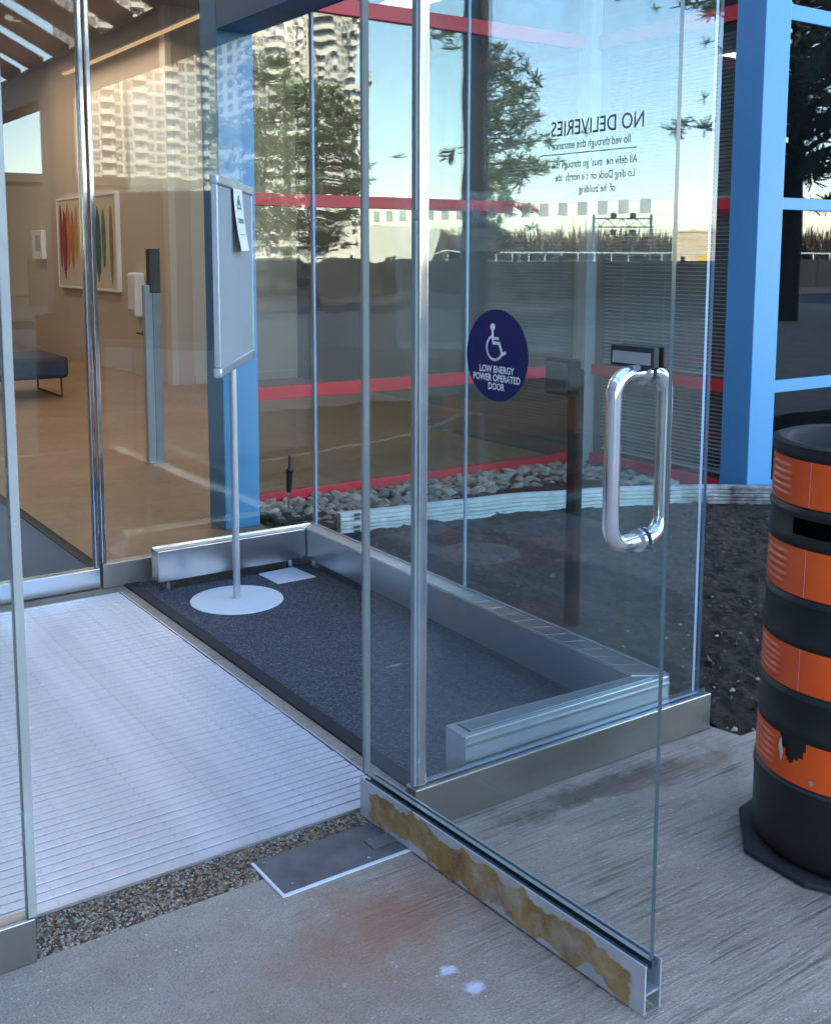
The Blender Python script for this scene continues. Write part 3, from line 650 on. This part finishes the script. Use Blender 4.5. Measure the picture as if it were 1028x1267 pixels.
# ------------------------------------------------------------------ entrance grille: every bar a part
eg = thing('entrance_grille', 'aluminium slatted walk-off grille set in the vestibule floor', 'floor grille', (0, 2.55, 0))
pitch = .0392; n = 60; me = None
for k in range(n):
    if me is None:
        o = MB().box((-1.6, 0, -.02), (1.686, .0336, .0045)).build('bar', 'alu_slat', eg, bevel=.0012); me = o.data
    else:
        o = bpy.data.objects.new('bar', me); C.objects.link(o); o.parent = eg; bb = o.modifiers.new('bevel', 'BEVEL'); bb.width = .0012; bb.segments = 2
    o.location = (rnd.uniform(-.002, .002), .012 + k * pitch, rnd.uniform(-.0006, .0006))
MB().box((1.690, .0, -.02), (1.696, 2.36, .006)).build('frame', 'silver', eg); MB().box((1.6965, .0, -.02), (1.7445, 2.36, .002)).build('frame_filler', 'concrete', eg)
MB().box((-1.6, -.001, -.02), (1.69, .0095, .006)).build('frame', 'silver', eg)

# ------------------------------------------------------------------ convectors
def convector(label, poly, z0, z1, mat, grille, legs, rust=False):
    cx_ = sum(p[0] for p in poly) / 4; cy_ = sum(p[1] for p in poly) / 4
    c = thing('convector_heater', label, 'heater', (cx_, cy_, 0)); pl = [(x - cx_, y - cy_) for x, y in poly]
    MB().prism(pl, z0, z1).build('cabinet', mat, c, bevel=.003)
    p = [Vector((x, y)) for x, y in pl]   # p0,p1 = long front edge; p3,p2 = long rear edge
    ln = (p[1] - p[0]); mb = MB()
    if grille == 'long':
        q = [p[0].lerp(p[3], .2) + ln * .035, p[1].lerp(p[2], .2) - ln * .035, p[1].lerp(p[2], .84) - ln * .035, p[0].lerp(p[3], .84) + ln * .035]
        MB().prism([(v.x, v.y) for v in q], z1 + .0002, z1 + .0008).build('slot_shade_sheet', 'dark_box', c)  # dark sheet laid on the cabinet top as shade between the bars
        for k in range(7):
            f = .24 + .09 * k; a = p[0].lerp(p[3], f) + ln * .04; e = p[1].lerp(p[2], f) - ln * .04; w_ = (p[3] - p[0]).normalized() * .0021
            mb.prism([(a.x - w_.x, a.y - w_.y), (e.x - w_.x, e.y - w_.y), (e.x + w_.x, e.y + w_.y), (a.x + w_.x, a.y + w_.y)], z1 + .001, z1 + .0045)
        mb.build('grille', 'silver', c, kind='stuff')
        q = [p[0] + (p[0] - p[3]).normalized() * .0045, p[1] + (p[0] - p[3]).normalized() * .0045, p[1] + (p[0] - p[3]).normalized() * .0005, p[0] + (p[0] - p[3]).normalized() * .0005]
        MB().prism([(v.x, v.y) for v in q], z1 - .032, z1 - .022).build('trim_bar', 'chrome', c)
        MB().prism([(v.x, v.y) for v in q], .045, .060).build('trim_bar', 'steel_worn', c)
    elif grille == 'rim':
        for f0, f1 in ((.0, .10), (.30, .36), (.90, 1.0)):
            q = [p[0].lerp(p[3], f0), p[1].lerp(p[2], f0), p[1].lerp(p[2], f1), p[0].lerp(p[3], f1)]
            mb.prism([(v.x, v.y) for v in q], z1 + .0003, z1 + .0045)
        mb.build('top_trim', 'steel_x', c, kind='stuff')
    else:
        nseg = 26
        for k in range(nseg + 1):
            f = k / nseg; a = p[0].lerp(p[1], f * .98 + .01); e = p[3].lerp(p[2], f * .98 + .01); w_ = ln.normalized() * .0009
            mb.prism([(a.x - w_.x, a.y - w_.y), (a.x + w_.x, a.y + w_.y), (e.x + w_.x, e.y + w_.y), (e.x - w_.x, e.y - w_.y)], z1 + .0003, z1 + .0012)
        for f0, f1 in ((.0, .05), (.93, 1.0)):
            q = [p[0].lerp(p[3], f0), p[1].lerp(p[2], f0), p[1].lerp(p[2], f1), p[0].lerp(p[3], f1)]
            mb.prism([(v.x, v.y) for v in q], z1 + .0032, z1 + .006)
        mb.build('grille', 'silver', c, kind='stuff')
    for x, y in legs: MB().tube([(x - cx_, y - cy_, .004), (x - cx_, y - cy_, z0 + .001)], .022, 14).build('foot', 'steel_z', c)
    return c
convector('brushed steel convector along the inner glass wall behind the sign stand', [(1.842, 4.800), (2.628, 4.800), (2.715, 4.885), (1.842, 4.885)], .048, .200, 'steel_x', 'rim', [(1.90, 4.84), (2.56, 4.845)])
convector('long steel convector along the glass side wall', [(2.632, 4.797), (2.580, 2.478), (2.690, 2.405), (2.718, 4.882)], .048, .200, 'steel_y', 'cross', [(2.65, 4.74), (2.63, 2.55)])
convector('short steel convector with slotted top behind the front sidelight', [(1.842, 2.412), (2.684, 2.404), (2.578, 2.474), (1.842, 2.512)], .02, .200, 'silver', 'long', [(1.9, 2.46), (2.55, 2.45)])

# floor hatch, dry leaf
fh = thing('floor_hatch', 'square steel access cover in the carpet near the convector corner', 'hatch', (2.46, 4.70, 0))
MB().prism([(-.095, -.10), (.115, -.10), (.10, .115), (-.10, .10)], .0045, .0075).build('cover', 'white_paint', fh); MB().prism([(-.105, .101), (.105, .116), (.16, .135), (-.12, .115)], .0045, .006).build('recess', 'black_rubber', fh)
lf = MB().add([(0, 0, 0), (.02, .008, .006), (.045, .004, .004), (.06, -.004, .008), (.04, -.012, .003), (.018, -.010, .005), (-.02, .004, .002)], [(0, 1, 6), (0, 5, 1), (1, 5, 4, 2), (2, 4, 3)]).build('dry_leaf', 'leaf_dry', loc=(2.22, 3.40, .006)); tag(lf, 'small dry leaf lying on the dark carpet', 'leaf')

# ------------------------------------------------------------------ sign stand
sg = thing('sign_stand', 'grey poster board on a slim pole with a round white base', 'sign stand', (2.095, 4.487, 0))
smooth_angle(MB().lathe([(0, .0045), (.208, .0045), (.213, .007), (.211, .0105), (.03, .016), (0, .016)], 72).build('base', 'white_paint', sg), 40)
smooth_angle(MB().tube([(0, 0, .016), (0, 0, 1.12)], .0165, 20).build('pole', 'silver', sg), 40)
bdir = Vector((2.37 - 1.85, 4.853 - 4.102, 0)); bl = bdir.length; ba = math.atan2(bdir.y, bdir.x)
# local frame: x along board, front face = -y
bd = bpy.data.objects.new('board', MB().box((-bl / 2, -.008, 1.095), (bl / 2, .008, 1.900)).build('board_tmp', 'panel_grey').data); bpy.data.objects.remove(bpy.data.objects['board_tmp'])
C.objects.link(bd); bd.parent = sg; bd.rotation_euler = (0, 0, ba); bd.location = (.012, -.012, 0)
for z0, z1 in ((1.088, 1.13), (1.866, 1.908)): smooth_angle(MB().box((-bl / 2 - .004, -.018, z0), (bl / 2 + .004, .018, z1)).build('clamp_rail', 'silver', bd, bevel=.008), 50)
for x in (-bl / 2 - .004, bl / 2 - .006): MB().box((x, -.014, 1.1305), (x + .012, .012, 1.8655)).build('edge_trim', 'silver', bd, bevel=.003)
# loose paper notice hung from the top clamp
pn = thing('paper_notice', 'white paper notice hanging from the top clamp of the poster board', 'notice', (2.107, 4.475, 0), rz=ba)
vs = []; fcs = []; nseg = 14
for k in range(nseg + 1):
    f = k / nseg; z = 1.872 - .27 * f; y = -.020 - .004 * f - .026 * f * f
    vs += [(-.115 + .02 * f, y, z), (.125 + .03 * f, y + .006 * f, z + .004 * f)]
for k in range(nseg): fcs.append((2 * k, 2 * k + 2, 2 * k + 3, 2 * k + 1))
o = MB().add(vs, fcs).build('sheet', 'paper', pn); o.modifiers.new('thickness', 'SOLIDIFY').thickness = .0006
def on_sheet(f, g, off=.002):
    k = f; y = -.020 - .004 * k - .026 * k * k + .006 * k * g - off; return (-.115 + .02 * k + (.24 + .01 * k) * g, y, 1.872 - .27 * k + .004 * k * g)
def mark(f0, f1, g0, g1, nm='printed_line'):
    MB().add([on_sheet(f1, g0), on_sheet(f1, g1), on_sheet(f0, g1), on_sheet(f0, g0)], [(0, 1, 2, 3)]).build(nm, 'ink', pn)
for k in range(5): mark(.475 + .017 * k, .484 + .017 * k, .22 + .02 * (k % 2), .88 - .03 * (k % 2))
mark(.735, .745, .20, .85)
for a, e in (((.10, .48), (.31, .30)), ((.10, .52), (.31, .70))):
    MB().add([on_sheet(a[0], a[1] - .02), on_sheet(e[0], e[1] - .03), on_sheet(e[0], e[1] + .03), on_sheet(a[0], a[1] + .02)], [(0, 1, 2, 3)]).build('printed_triangle', 'ink', pn)
mark(.305, .325, .28, .72, 'printed_triangle'); mark(.18, .26, .47, .54, 'printed_triangle')

# ------------------------------------------------------------------ construction barrel
BX, BY = 2.578, 1.634
ba_ = thing('construction_barrel', 'black plastic traffic drum with four reflective orange bands on a rubber base', 'traffic barrel', (BX, BY, 0))
def rad(z): return .2685 - .0195 * z / 1.1
prof = [(.262, .035), (rad(.05), .05), (rad(.12), .12)]
def tier(z0, z1, d): return [(rad(z0) + d, z0), (rad(z1) + d, z1)]
tiers = [(.245, .365), (.49, .605), (.735, .862), (.965, 1.085)]
prof += [(rad(.20) + .002, .20), (rad(.218) + .005, .218), (rad(.235) + .004, .235)]
for i, (a, e) in enumerate(tiers):
    prof += [(rad(a) - .002, a - .004), (rad(a) - .002, a), (rad(e) - .002, e), (rad(e) + .002, e + .006), (rad(e) + .0045, e + .014), (rad(e) + .003, e + .024)]
    if i < 3:
        nx = tiers[i + 1][0]
        prof += [(rad(e) + .000, e + .034), (rad(nx) - .001, nx - .034), (rad(nx) + .003, nx - .026), (rad(nx) + .0045, nx - .016), (rad(nx) + .001, nx - .008)]
prof = prof[:-3] + [(rad(1.1) + .004, 1.092), (rad(1.1) + .006, 1.104), (rad(1.1) + .006, 1.118), (rad(1.1) - .010, 1.124), (rad(1.1) - .030, 1.120)]
smooth_angle(MB().lathe(prof, 96).build('drum', 'black_plastic', ba_), 30)
smooth_angle(MB().lathe([(rad(1.1) - .030, 1.120), (rad(1.1) - .036, 1.105), (rad(1.0) - .04, .96), (rad(.9) - .05, .55), (.0, .54)], 64).build('inner_wall', 'black_rubber', ba_), 40)
MB().prism([(-.125, .285), (-.288, .135), (-.296, -.06), (-.20, -.215), (0, -.295), (.2, -.25), (.32, 0), (.25, .22), (.05, .32)], .003, .020).build('rubber_base', 'black_rubber', ba_, bevel=.006)
for i, (a, e) in enumerate(tiers):
    sh = MB(); n_ = 240
    # lowest band is torn: leave a notch out of the sheet
    na0, na1 = R(166), R(184)
    rows = 24; vs = []; fs_ = []
    for r_ in range(rows + 1):
        z = a + .002 + (e - a - .004) * r_ / rows
        for k in range(n_):
            an = 2 * math.pi * k / n_; vs.append(((rad(z) + .0006) * math.cos(an), (rad(z) + .0006) * math.sin(an), z))
    for r_ in range(rows):
        for k in range(n_):
            an = 2 * math.pi * (k + .5) / n_; z = (r_ + .5) / rows
            if i == 0 and na0 < an < na1 and z > .40 + .8 * abs((an - (na0 * .4 + na1 * .6)) / (na1 - na0)) + .16 * noise.noise((an * 40, z * 3, 0)): continue
            fs_.append((r_ * n_ + k, r_ * n_ + (k + 1) % n_, (r_ + 1) * n_ + (k + 1) % n_, (r_ + 1) * n_ + k))
    sh.add(vs, fs_); band = smooth_angle(sh.build('orange_band', 'orange_sheet', ba_), 40)
    if i == 0: band['label'] = 'torn lowest orange band'
    hgt = (e - a - .03) / 5
    for k in range(5):
        z0 = a + .016 + k * hgt; mbr = MB(); m_ = 10; v2 = []; f2 = []
        for q in range(m_ + 1):
            an = R(131) + R(32) * q / m_; fade = math.sin(math.pi * q / m_) ** .5
            for dz, dr_ in ((0, .0008), (hgt * .25, .0008 + .0035 * fade), (hgt * .55, .0008 + .0035 * fade), (hgt * .8, .0008)):
                rr0 = rad(z0 + dz) + dr_; v2.append((rr0 * math.cos(an), rr0 * math.sin(an), z0 + dz))
        for q in range(m_):
            for j in range(3): f2.append((q * 4 + j, (q + 1) * 4 + j, (q + 1) * 4 + j + 1, q * 4 + j + 1))
        smooth_angle(mbr.add(v2, f2).build('rib', 'orange_rib', band), 60)
    an = R(177); z0, z1 = a + .003, e - .003
    if i: MB().add([((rad(z) + .0014) * math.cos(an + d), (rad(z) + .0014) * math.sin(an + d), z) for z in (z0, z1) for d in (0, .004)], [(0, 1, 3, 2)]).build('seam', 'white_paint', band)
# curled white backing at the tear, bolt hole
an0 = R(168); za = tiers[0][1]
rr0 = rad(.33) + .004
MB().add([(rr0 * math.cos(an0), rr0 * math.sin(an0), za - .006), (rr0 * math.cos(an0 - .03), rr0 * math.sin(an0 - .03), za - .035), ((rr0 + .004) * math.cos(an0 + .015), (rr0 + .004) * math.sin(an0 + .015), za - .050), ((rr0 + .002) * math.cos(an0 + .02), (rr0 + .002) * math.sin(an0 + .02), za - .075), ((rr0 + .006) * math.cos(an0 + .055), (rr0 + .006) * math.sin(an0 + .055), za - .045)], [(0, 1, 2), (1, 3, 2), (0, 2, 4), (2, 3, 4)]).build('peeled_backing', 'paper', ba_)
an0 = R(189); rr0 = rad(.27) + .001
MB().tube([(rr0 * math.cos(an0), rr0 * math.sin(an0), .268), ((rr0 + .003) * math.cos(an0), (rr0 + .003) * math.sin(an0), .268)], .007, 10).build('bolt', 'chrome', ba_)
an0 = R(180); rr0 = rad(.92) - .006
MB().add([((rad(z) + .0012) * math.cos(an0 + q * .02), (rad(z) + .0012) * math.sin(an0 + q * .02), z) for q in range(-12, 13) for z in (.890, .940)], [(2 * k, 2 * k + 2, 2 * k + 3, 2 * k + 1) for k in range(24)]).build('hand_slot_patch', 'hole_black', ba_)  # flat black patch stands in for the shade inside the slot
# ------------------------------------------------------------------ bed objects: push-button post, edging strips, stake
bp = thing('button_post', 'slim black push-button post in the mulch outside the glass wall', 'button post', (3.11, 3.34, 0))
MB().box((-.024, -.024, -.05), (.024, .024, 1.12)).build('pole', 'hole_black', bp, bevel=.004)
MB().box((-.085, -.055, 1.015), (-.0245, .10, 1.165)).build('button_box', 'hole_black', bp, bevel=.008); MB().box((-.093, -.04, 1.03), (-.0855, .085, 1.15)).build('push_plate', 'black_plastic', bp)
path = [(3.06, 5.20), (3.5, 5.14), (4.2, 5.02), (4.75, 4.86), (5.2, 4.66), (5.45, 4.50), (5.75, 4.27), (6.1, 4.05)]
pp = []
for i in range(len(path) - 1):
    for k in range(16): pp.append(Vector(path[i]).lerp(Vector(path[i + 1]), k / 16))
pp.append(Vector(path[-1]))
for it in range(12): pp = [pp[0]] + [(pp[i - 1] + pp[i] * 2 + pp[i + 1]) / 4 for i in range(1, len(pp) - 1)] + [pp[-1]]
ORD = ['lowest', 'second lowest', 'middle', 'second highest', 'topmost']
for j in range(5):
    mb = MB(); vs = []; z0 = .026 + j * .0235; z1 = z0 + .0215; off = rnd.uniform(-.006, .006)
    dist = 0
    for i, p in enumerate(pp):
        d = (pp[min(i + 1, len(pp) - 1)] - pp[max(i - 1, 0)]).normalized(); nn = Vector((-d.y, d.x))
        rib = .0035 if i % 2 else 0
        for a_o, z in ((-.028 - rib + off, z0 + .003), (-.030 - rib + off, z1 - .003), (-.022 + off, z1), (.03 + off, z1), (.03 + off, z0), (-.022 + off, z0)):
            vs.append((p.x + nn.x * a_o, p.y + nn.y * a_o, z + .006 * noise.noise((p.x * 3, p.y * 3, j * .0))))
    fs_ = []
    for i in range(len(pp) - 1):
        for k in range(6): fs_.append((i * 6 + k, (i + 1) * 6 + k, (i + 1) * 6 + (k + 1) % 6, i * 6 + (k + 1) % 6))
    fs_.append(tuple(range(6))); fs_.append(tuple((len(pp) - 1) * 6 + k for k in range(6))[::-1])
    es = thing('edging_strip', f'{ORD[j]} strip in the stack of white ribbed garden edging on the mulch', 'garden edging', (pp[0].x, pp[0].y, 0), 'stacked garden edging strips')
    o = MB().add(vs, fs_).build('strip', 'edging_white', es); o.location = (-pp[0].x, -pp[0].y, 0)
    if j != 2: at(MB().box((pp[0].x + .075, pp[0].y - .052, z0 + .005), (pp[0].x + .11, pp[0].y - .0445, z1 - .004)).build('slot', 'dark_box', es), es)
sk = thing('garden_stake', 'black-handled metal stake standing upright in the river stones', 'stake', (3.06, 5.80, .0))
smooth_angle(MB().tube([(.0, 0, .02), (.004, 0, .17)], .008, 10).build('blade', 'steel_z', sk), 40)
smooth_angle(MB().tube([(.004, 0, .15), (.006, 0, .18), (.010, 0, .27), (.011, 0, .285), (.012, 0, .30), (.014, 0, .375)], .014, 12, rr=[.014, .017, .019, .027, .011, .009]).build('handle', 'black_plastic', sk), 50)

# ------------------------------------------------------------------ canopy over the approach
cn = thing('entrance_canopy', 'blue steel canopy frame with pitched open rafters over the entrance walk', 'canopy', (0.2, 1, 0))
def cpart(mb, name, mat, **kw): return at(mb.build(name, mat, cn, **kw), cn)
cpart(box((2.60, -4.0, 2.80), (2.82, 5.698, 3.075)), 'beam', 'blue_shaded', bevel=.006)
cpart(box((-2.42, -4.0, 2.80), (-2.20, 5.698, 3.075)), 'beam', 'blue_shaded', bevel=.006)
for y in (.98, -3.6):
    cpart(box((2.60, y, 0), (2.82, y + .2, 2.799)), 'post', 'blue_shaded', bevel=.006); cpart(box((-2.42, y, 0), (-2.20, y + .2, 2.799)), 'post', 'blue_shaded', bevel=.006)
for k in range(14):
    y = -3.9 + .71 * k
    for s_, x0 in ((1, 2.80), (-1, -2.40)):
        x1 = .2; z0_, z1_ = 3.076, 3.076 + abs(x0 - x1) * .5
        cpart(MB().add([(x0, y, z0_), (x0, y + .10, z0_), (x1, y + .10, z1_), (x1, y, z1_), (x0, y, z0_ + .14), (x0, y + .10, z0_ + .14), (x1, y + .10, z1_ + .14), (x1, y, z1_ + .14)],
                       [(0, 3, 2, 1), (4, 5, 6, 7), (0, 1, 5, 4), (1, 2, 6, 5), (2, 3, 7, 6), (3, 0, 4, 7)]), 'rafter', 'blue_shaded')
cpart(box((.12, -4.0, 4.53), (.28, 5.698, 4.70)), 'ridge_beam', 'blue_shaded')

# ------------------------------------------------------------------ what stands across the forecourt (seen in the glass)
def tower(name, label, x0, x1, y0, y1, hgt, wall, bays, fl=3.0):
    tw = thing(name, label, 'apartment tower', ((x0 + x1) / 2, (y0 + y1) / 2, 0)); cx_, cy_ = (x0 + x1) / 2, (y0 + y1) / 2
    at(MB().box((x0, y0, 0), (x1, y1, hgt)).build('wall', wall, tw), tw)
    nf = int(hgt / fl); bw = (x1 - x0) / bays; win = MB(); slab = MB(); rail = MB(); mul = MB()
    for f in range(nf):
        z = f * fl
        for k in range(bays):
            xa = x0 + bw * k
            if k % 3 != 1:
                win.box((xa + bw * .14, y1 - .1, z + .5), (xa + bw * .86, y1 + .05, z + 2.55))
                for q in (.38, .62): mul.box((xa + bw * q - .06, y1, z + .5), (xa + bw * q + .06, y1 + .12, z + 2.55))
                mul.box((xa + bw * .14, y1, z + 1.35), (xa + bw * .86, y1 + .12, z + 1.47))
            else:
                win.box((xa + bw * .05, y1 - .1, z + .15), (xa + bw * .95, y1 + .05, z + 2.6))
                slab.box((xa - .25, y1, z - .12), (xa + bw + .25, y1 + 1.7, z + .12)); rail.box((xa - .25, y1 + 1.6, z + .121), (xa + bw + .25, y1 + 1.7, z + 1.1))
        ny = int((y1 - y0) / 5)
        for k in range(ny):
            ya = y0 + (y1 - y0) * k / ny
            if k == ny - 1: slab.box((x0 - 1.4, ya, z - .12), (x0 - .01, y1, z + .12)); rail.box((x0 - 1.4, ya, z + .121), (x0 - 1.3, y1, z + 1.1))
            else: win.box((x0 - .05, ya + .8, z + .6), (x0 + .1, ya + 3.8, z + 2.5))
    at(win.build('windows', 'tower_glass', tw, kind='stuff'), tw); at(slab.build('balcony_slabs', 'tower_slab', tw, kind='stuff'), tw); at(rail.build('balcony_railings', 'tower_slab', tw, kind='stuff'), tw); at(mul.build('mullions', 'tower_slab', tw, kind='stuff'), tw)
    return tw
tower('apartment_tower', 'cream apartment tower with stacked balconies beyond the forecourt', 92, 129, -296, -268, 168, 'tower_wall', 13)
tower('apartment_tower', 'tan apartment tower with wide bays beside the cream tower', 152, 196, -352, -304, 185, 'tower_wall_b', 14)
tower('apartment_tower', 'slim cream apartment tower rising behind the trees', 122, 150, -258, -234, 135, 'tower_wall', 11)
lb = thing('low_building', 'low dark clad building across the forecourt', 'building', (8, -38, 0))
MB().box((-12, -8, 0), (9.2, 8, 4.0)).build('wall', 'dark_clad', lb); MB().box((-12.3, -8.3, 4.001), (9.5, 8.3, 4.3)).build('roof', 'dark_clad', lb)
for k in range(4): MB().box((-10 + 4.6 * k, 7.95, 1.0), (-7 + 4.6 * k, 8.05, 2.6)).build('window', 'tower_glass', lb)
fn = thing('boundary_fence', 'dark boarded boundary fence across the forecourt', 'fence', (40, -23, 0))
me = None
for k in range(46):
    for nm in ('board_panel',):
        if me is None: o = MB().box((-.98, -.03, .02), (.98, .03, 1.28)).build('panel', 'fence_dark', fn); me = o.data
        else: o = bpy.data.objects.new('panel', me); C.objects.link(o); o.parent = fn
        o.location = (-30 + 2.0 * k, 0, 0)
pm = None
for k in range(47):
    if pm is None: o = MB().box((-.05, -.06, 0), (.05, .06, 1.45)).build('post', 'fence_dark', fn); pm = o.data
    else: o = bpy.data.objects.new('post', pm); C.objects.link(o); o.parent = fn
    o.location = (-31 + 2.0 * k, 0, 0)

def pine(loc, h, crown0, rw, seed, label, dens=1.0, trunk=.16, lean=0., clump=.42):
    rg = random.Random(seed); t_ = thing('pine_tree', label, 'tree', loc)
    mb = MB(); top = Vector((lean, 0, h))
    mb.tube([(0, 0, 0), (lean * .3, .05, h * .35), (lean * .6, -.05, h * .7), tuple(top)], trunk, 9, rr=[trunk, trunk * .8, trunk * .45, trunk * .1])
    fol = MB(); n = int(46 * dens)
    for k in range(n):
        f = k / n; z = crown0 + (h - crown0) * f; L = rw * max(.05, math.sin(math.pi * (.14 + .80 * f))) ** .75 * rg.uniform(.5, 1.1) + .2; a = rg.uniform(0, 6.283)
        base = Vector((lean * z / h, 0, z)); d = Vector((math.cos(a), math.sin(a), rg.uniform(-.10, .35)))
        tip = base + d * L; mb.tube([tuple(base), tuple(base.lerp(tip, .5) + Vector((0, 0, .06 * L))), tuple(tip)], .02, 5, rr=[trunk * .3, trunk * .18, .012])
        m = max(3, int(L * (6.5 if clump > .3 else 8)))
        for q in range(m):
            g = .28 + .72 * (q + rg.random()) / m; c_ = base.lerp(tip, g) + Vector((rg.gauss(0, .14 * L), rg.gauss(0, .14 * L), rg.gauss(.05, .10)))
            cr = clump * rg.uniform(.6, 1.25)
            for s_ in range(20):
                dv = Vector((rg.gauss(0, 1), rg.gauss(0, 1), rg.gauss(.35, .8))).normalized() * rg.uniform(.6, 1.1); p0 = c_ + dv * cr * .12; p1 = c_ + dv * cr
                sd_ = dv.cross(Vector((rg.gauss(0, 1), rg.gauss(0, 1), rg.gauss(0, 1)))).normalized() * cr * .10
                fol.add([tuple(p0 - sd_ * .6), tuple(p0 + sd_ * .6), tuple(p1 + sd_ * .5), tuple(p1 - sd_ * .5)], [(0, 1, 2, 3)])
    mb.build('trunk', 'bark', t_, smooth=True); fol.build('crown', 'needles', t_)
    return t_
pine((14.95, -14.5, 0), 5.8, 1.6, 1.4, 1, 'small bushy pine on the near side of the boundary fence', 1.9, .08, .15, .19)
pine((20.4, -28.4, 0), 9.4, 1.6, 3.3, 2, 'broad pine standing behind the boundary fence', 1.35, .18, 0, .34)
pine((22.0, -7.4, 0), 11.5, 2.6, 6.0, 5, 'tall open pine with spreading limbs beside the office wall', 2.3, .27, 0, .29)
# bare wood on the horizon
mb = MB(); rg = random.Random(11)
for k in range(1500):
    a = R(rg.uniform(-55, -30)); D = rg.uniform(230, 300); x = D * math.cos(a); y = D * math.sin(a); h = rg.uniform(4, 8.5)
    for q in range(5):
        dx = rg.gauss(0, .9); mb.add([(x - .12, y, 0), (x + .12, y, 0), (x + dx + .05, y, h * rg.uniform(.6, 1)), (x + dx - .25, y + .3, h * rg.uniform(.6, 1))], [(0, 1, 2, 3)])
o = mb.build('bare_wood', 'twig', kind='stuff'); tag(o, 'far belt of bare brown trees on the horizon', 'woodland')
x, y = 91.5, -75.5
sh = thing('storage_shed', 'beige sunlit storage shed beyond the railway', 'shed', (x, y, 0), rz=R(49)); MB().box((-2.4, -2, 0), (2.4, 2, 3.7)).build('wall', 'shed_beige', sh); MB().box((-2.5, -2.1, 3.701), (2.5, 2.1, 3.85)).build('roof', 'shed_beige', sh); MB().box((.2, 2.0, .4), (2.0, 2.06, 1.6)).build('door', 'yellow_paint', sh)
x, y = 57.5, -77.5
tr = thing('white_trailer', 'long white trailer parked beyond the fence', 'trailer', (x, y, 0), rz=R(38)); MB().box((-5.2, -1.3, .9), (5.2, 1.3, 3.9)).build('body', 'trailer_white', tr); MB().box((-5, -1.2, .35), (5, 1.2, .899)).build('chassis', 'dark_clad', tr)
for xx in (-4, -3, 3.2, 4.2): MB().tube([(xx, -1.25, .45), (xx, 1.25, .45)], .45, 14).build('wheel', 'black_rubber', tr)
br = thing('bridge_railing', 'pale railing of a low railway bridge beyond the fence', 'railing', (73, -64, 0), rz=R(46))
MB().box((-26, -.15, .2), (26, .15, .55)).build('parapet', 'barrier_pale', br)
for k in range(36): MB().box((-26 + 1.48 * k, -.05, .551), (-25.9 + 1.48 * k, .05, 1.5)).build('baluster', 'barrier_pale', br)
MB().box((-26, -.06, 1.501), (26, .06, 1.62)).build('top_rail', 'barrier_pale', br)
gx, gy = 85.0, -80.0
gn = thing('signal_gantry', 'lattice railway signal gantry beyond the bridge', 'signal gantry', (gx, gy, 0), rz=R(46))
for xx in (-3.0, 3.0): MB().tube([(xx, 0, 0), (xx, 0, 5.6)], .14, 8).build('mast', 'gantry', gn)
for z in (4.2, 5.1): MB().box((-3.2, -.08, z), (3.2, .08, z + .14)).build('chord', 'gantry', gn)
for k in range(8): MB().tube([(-3 + .75 * k, 0, 4.34 if k % 2 else 5.1), (-2.25 + .75 * k, 0, 5.1 if k % 2 else 4.34)], .05, 6).build('brace', 'gantry', gn)
for xx in (-.9, 1.1):
    for z in (3.75, 5.5): MB().lathe([(0, z - .3), (.3, z - .25), (.32, z + .2), (0, z + .3)], 12, (xx, .2)).build('signal_head', 'black_plastic', gn)
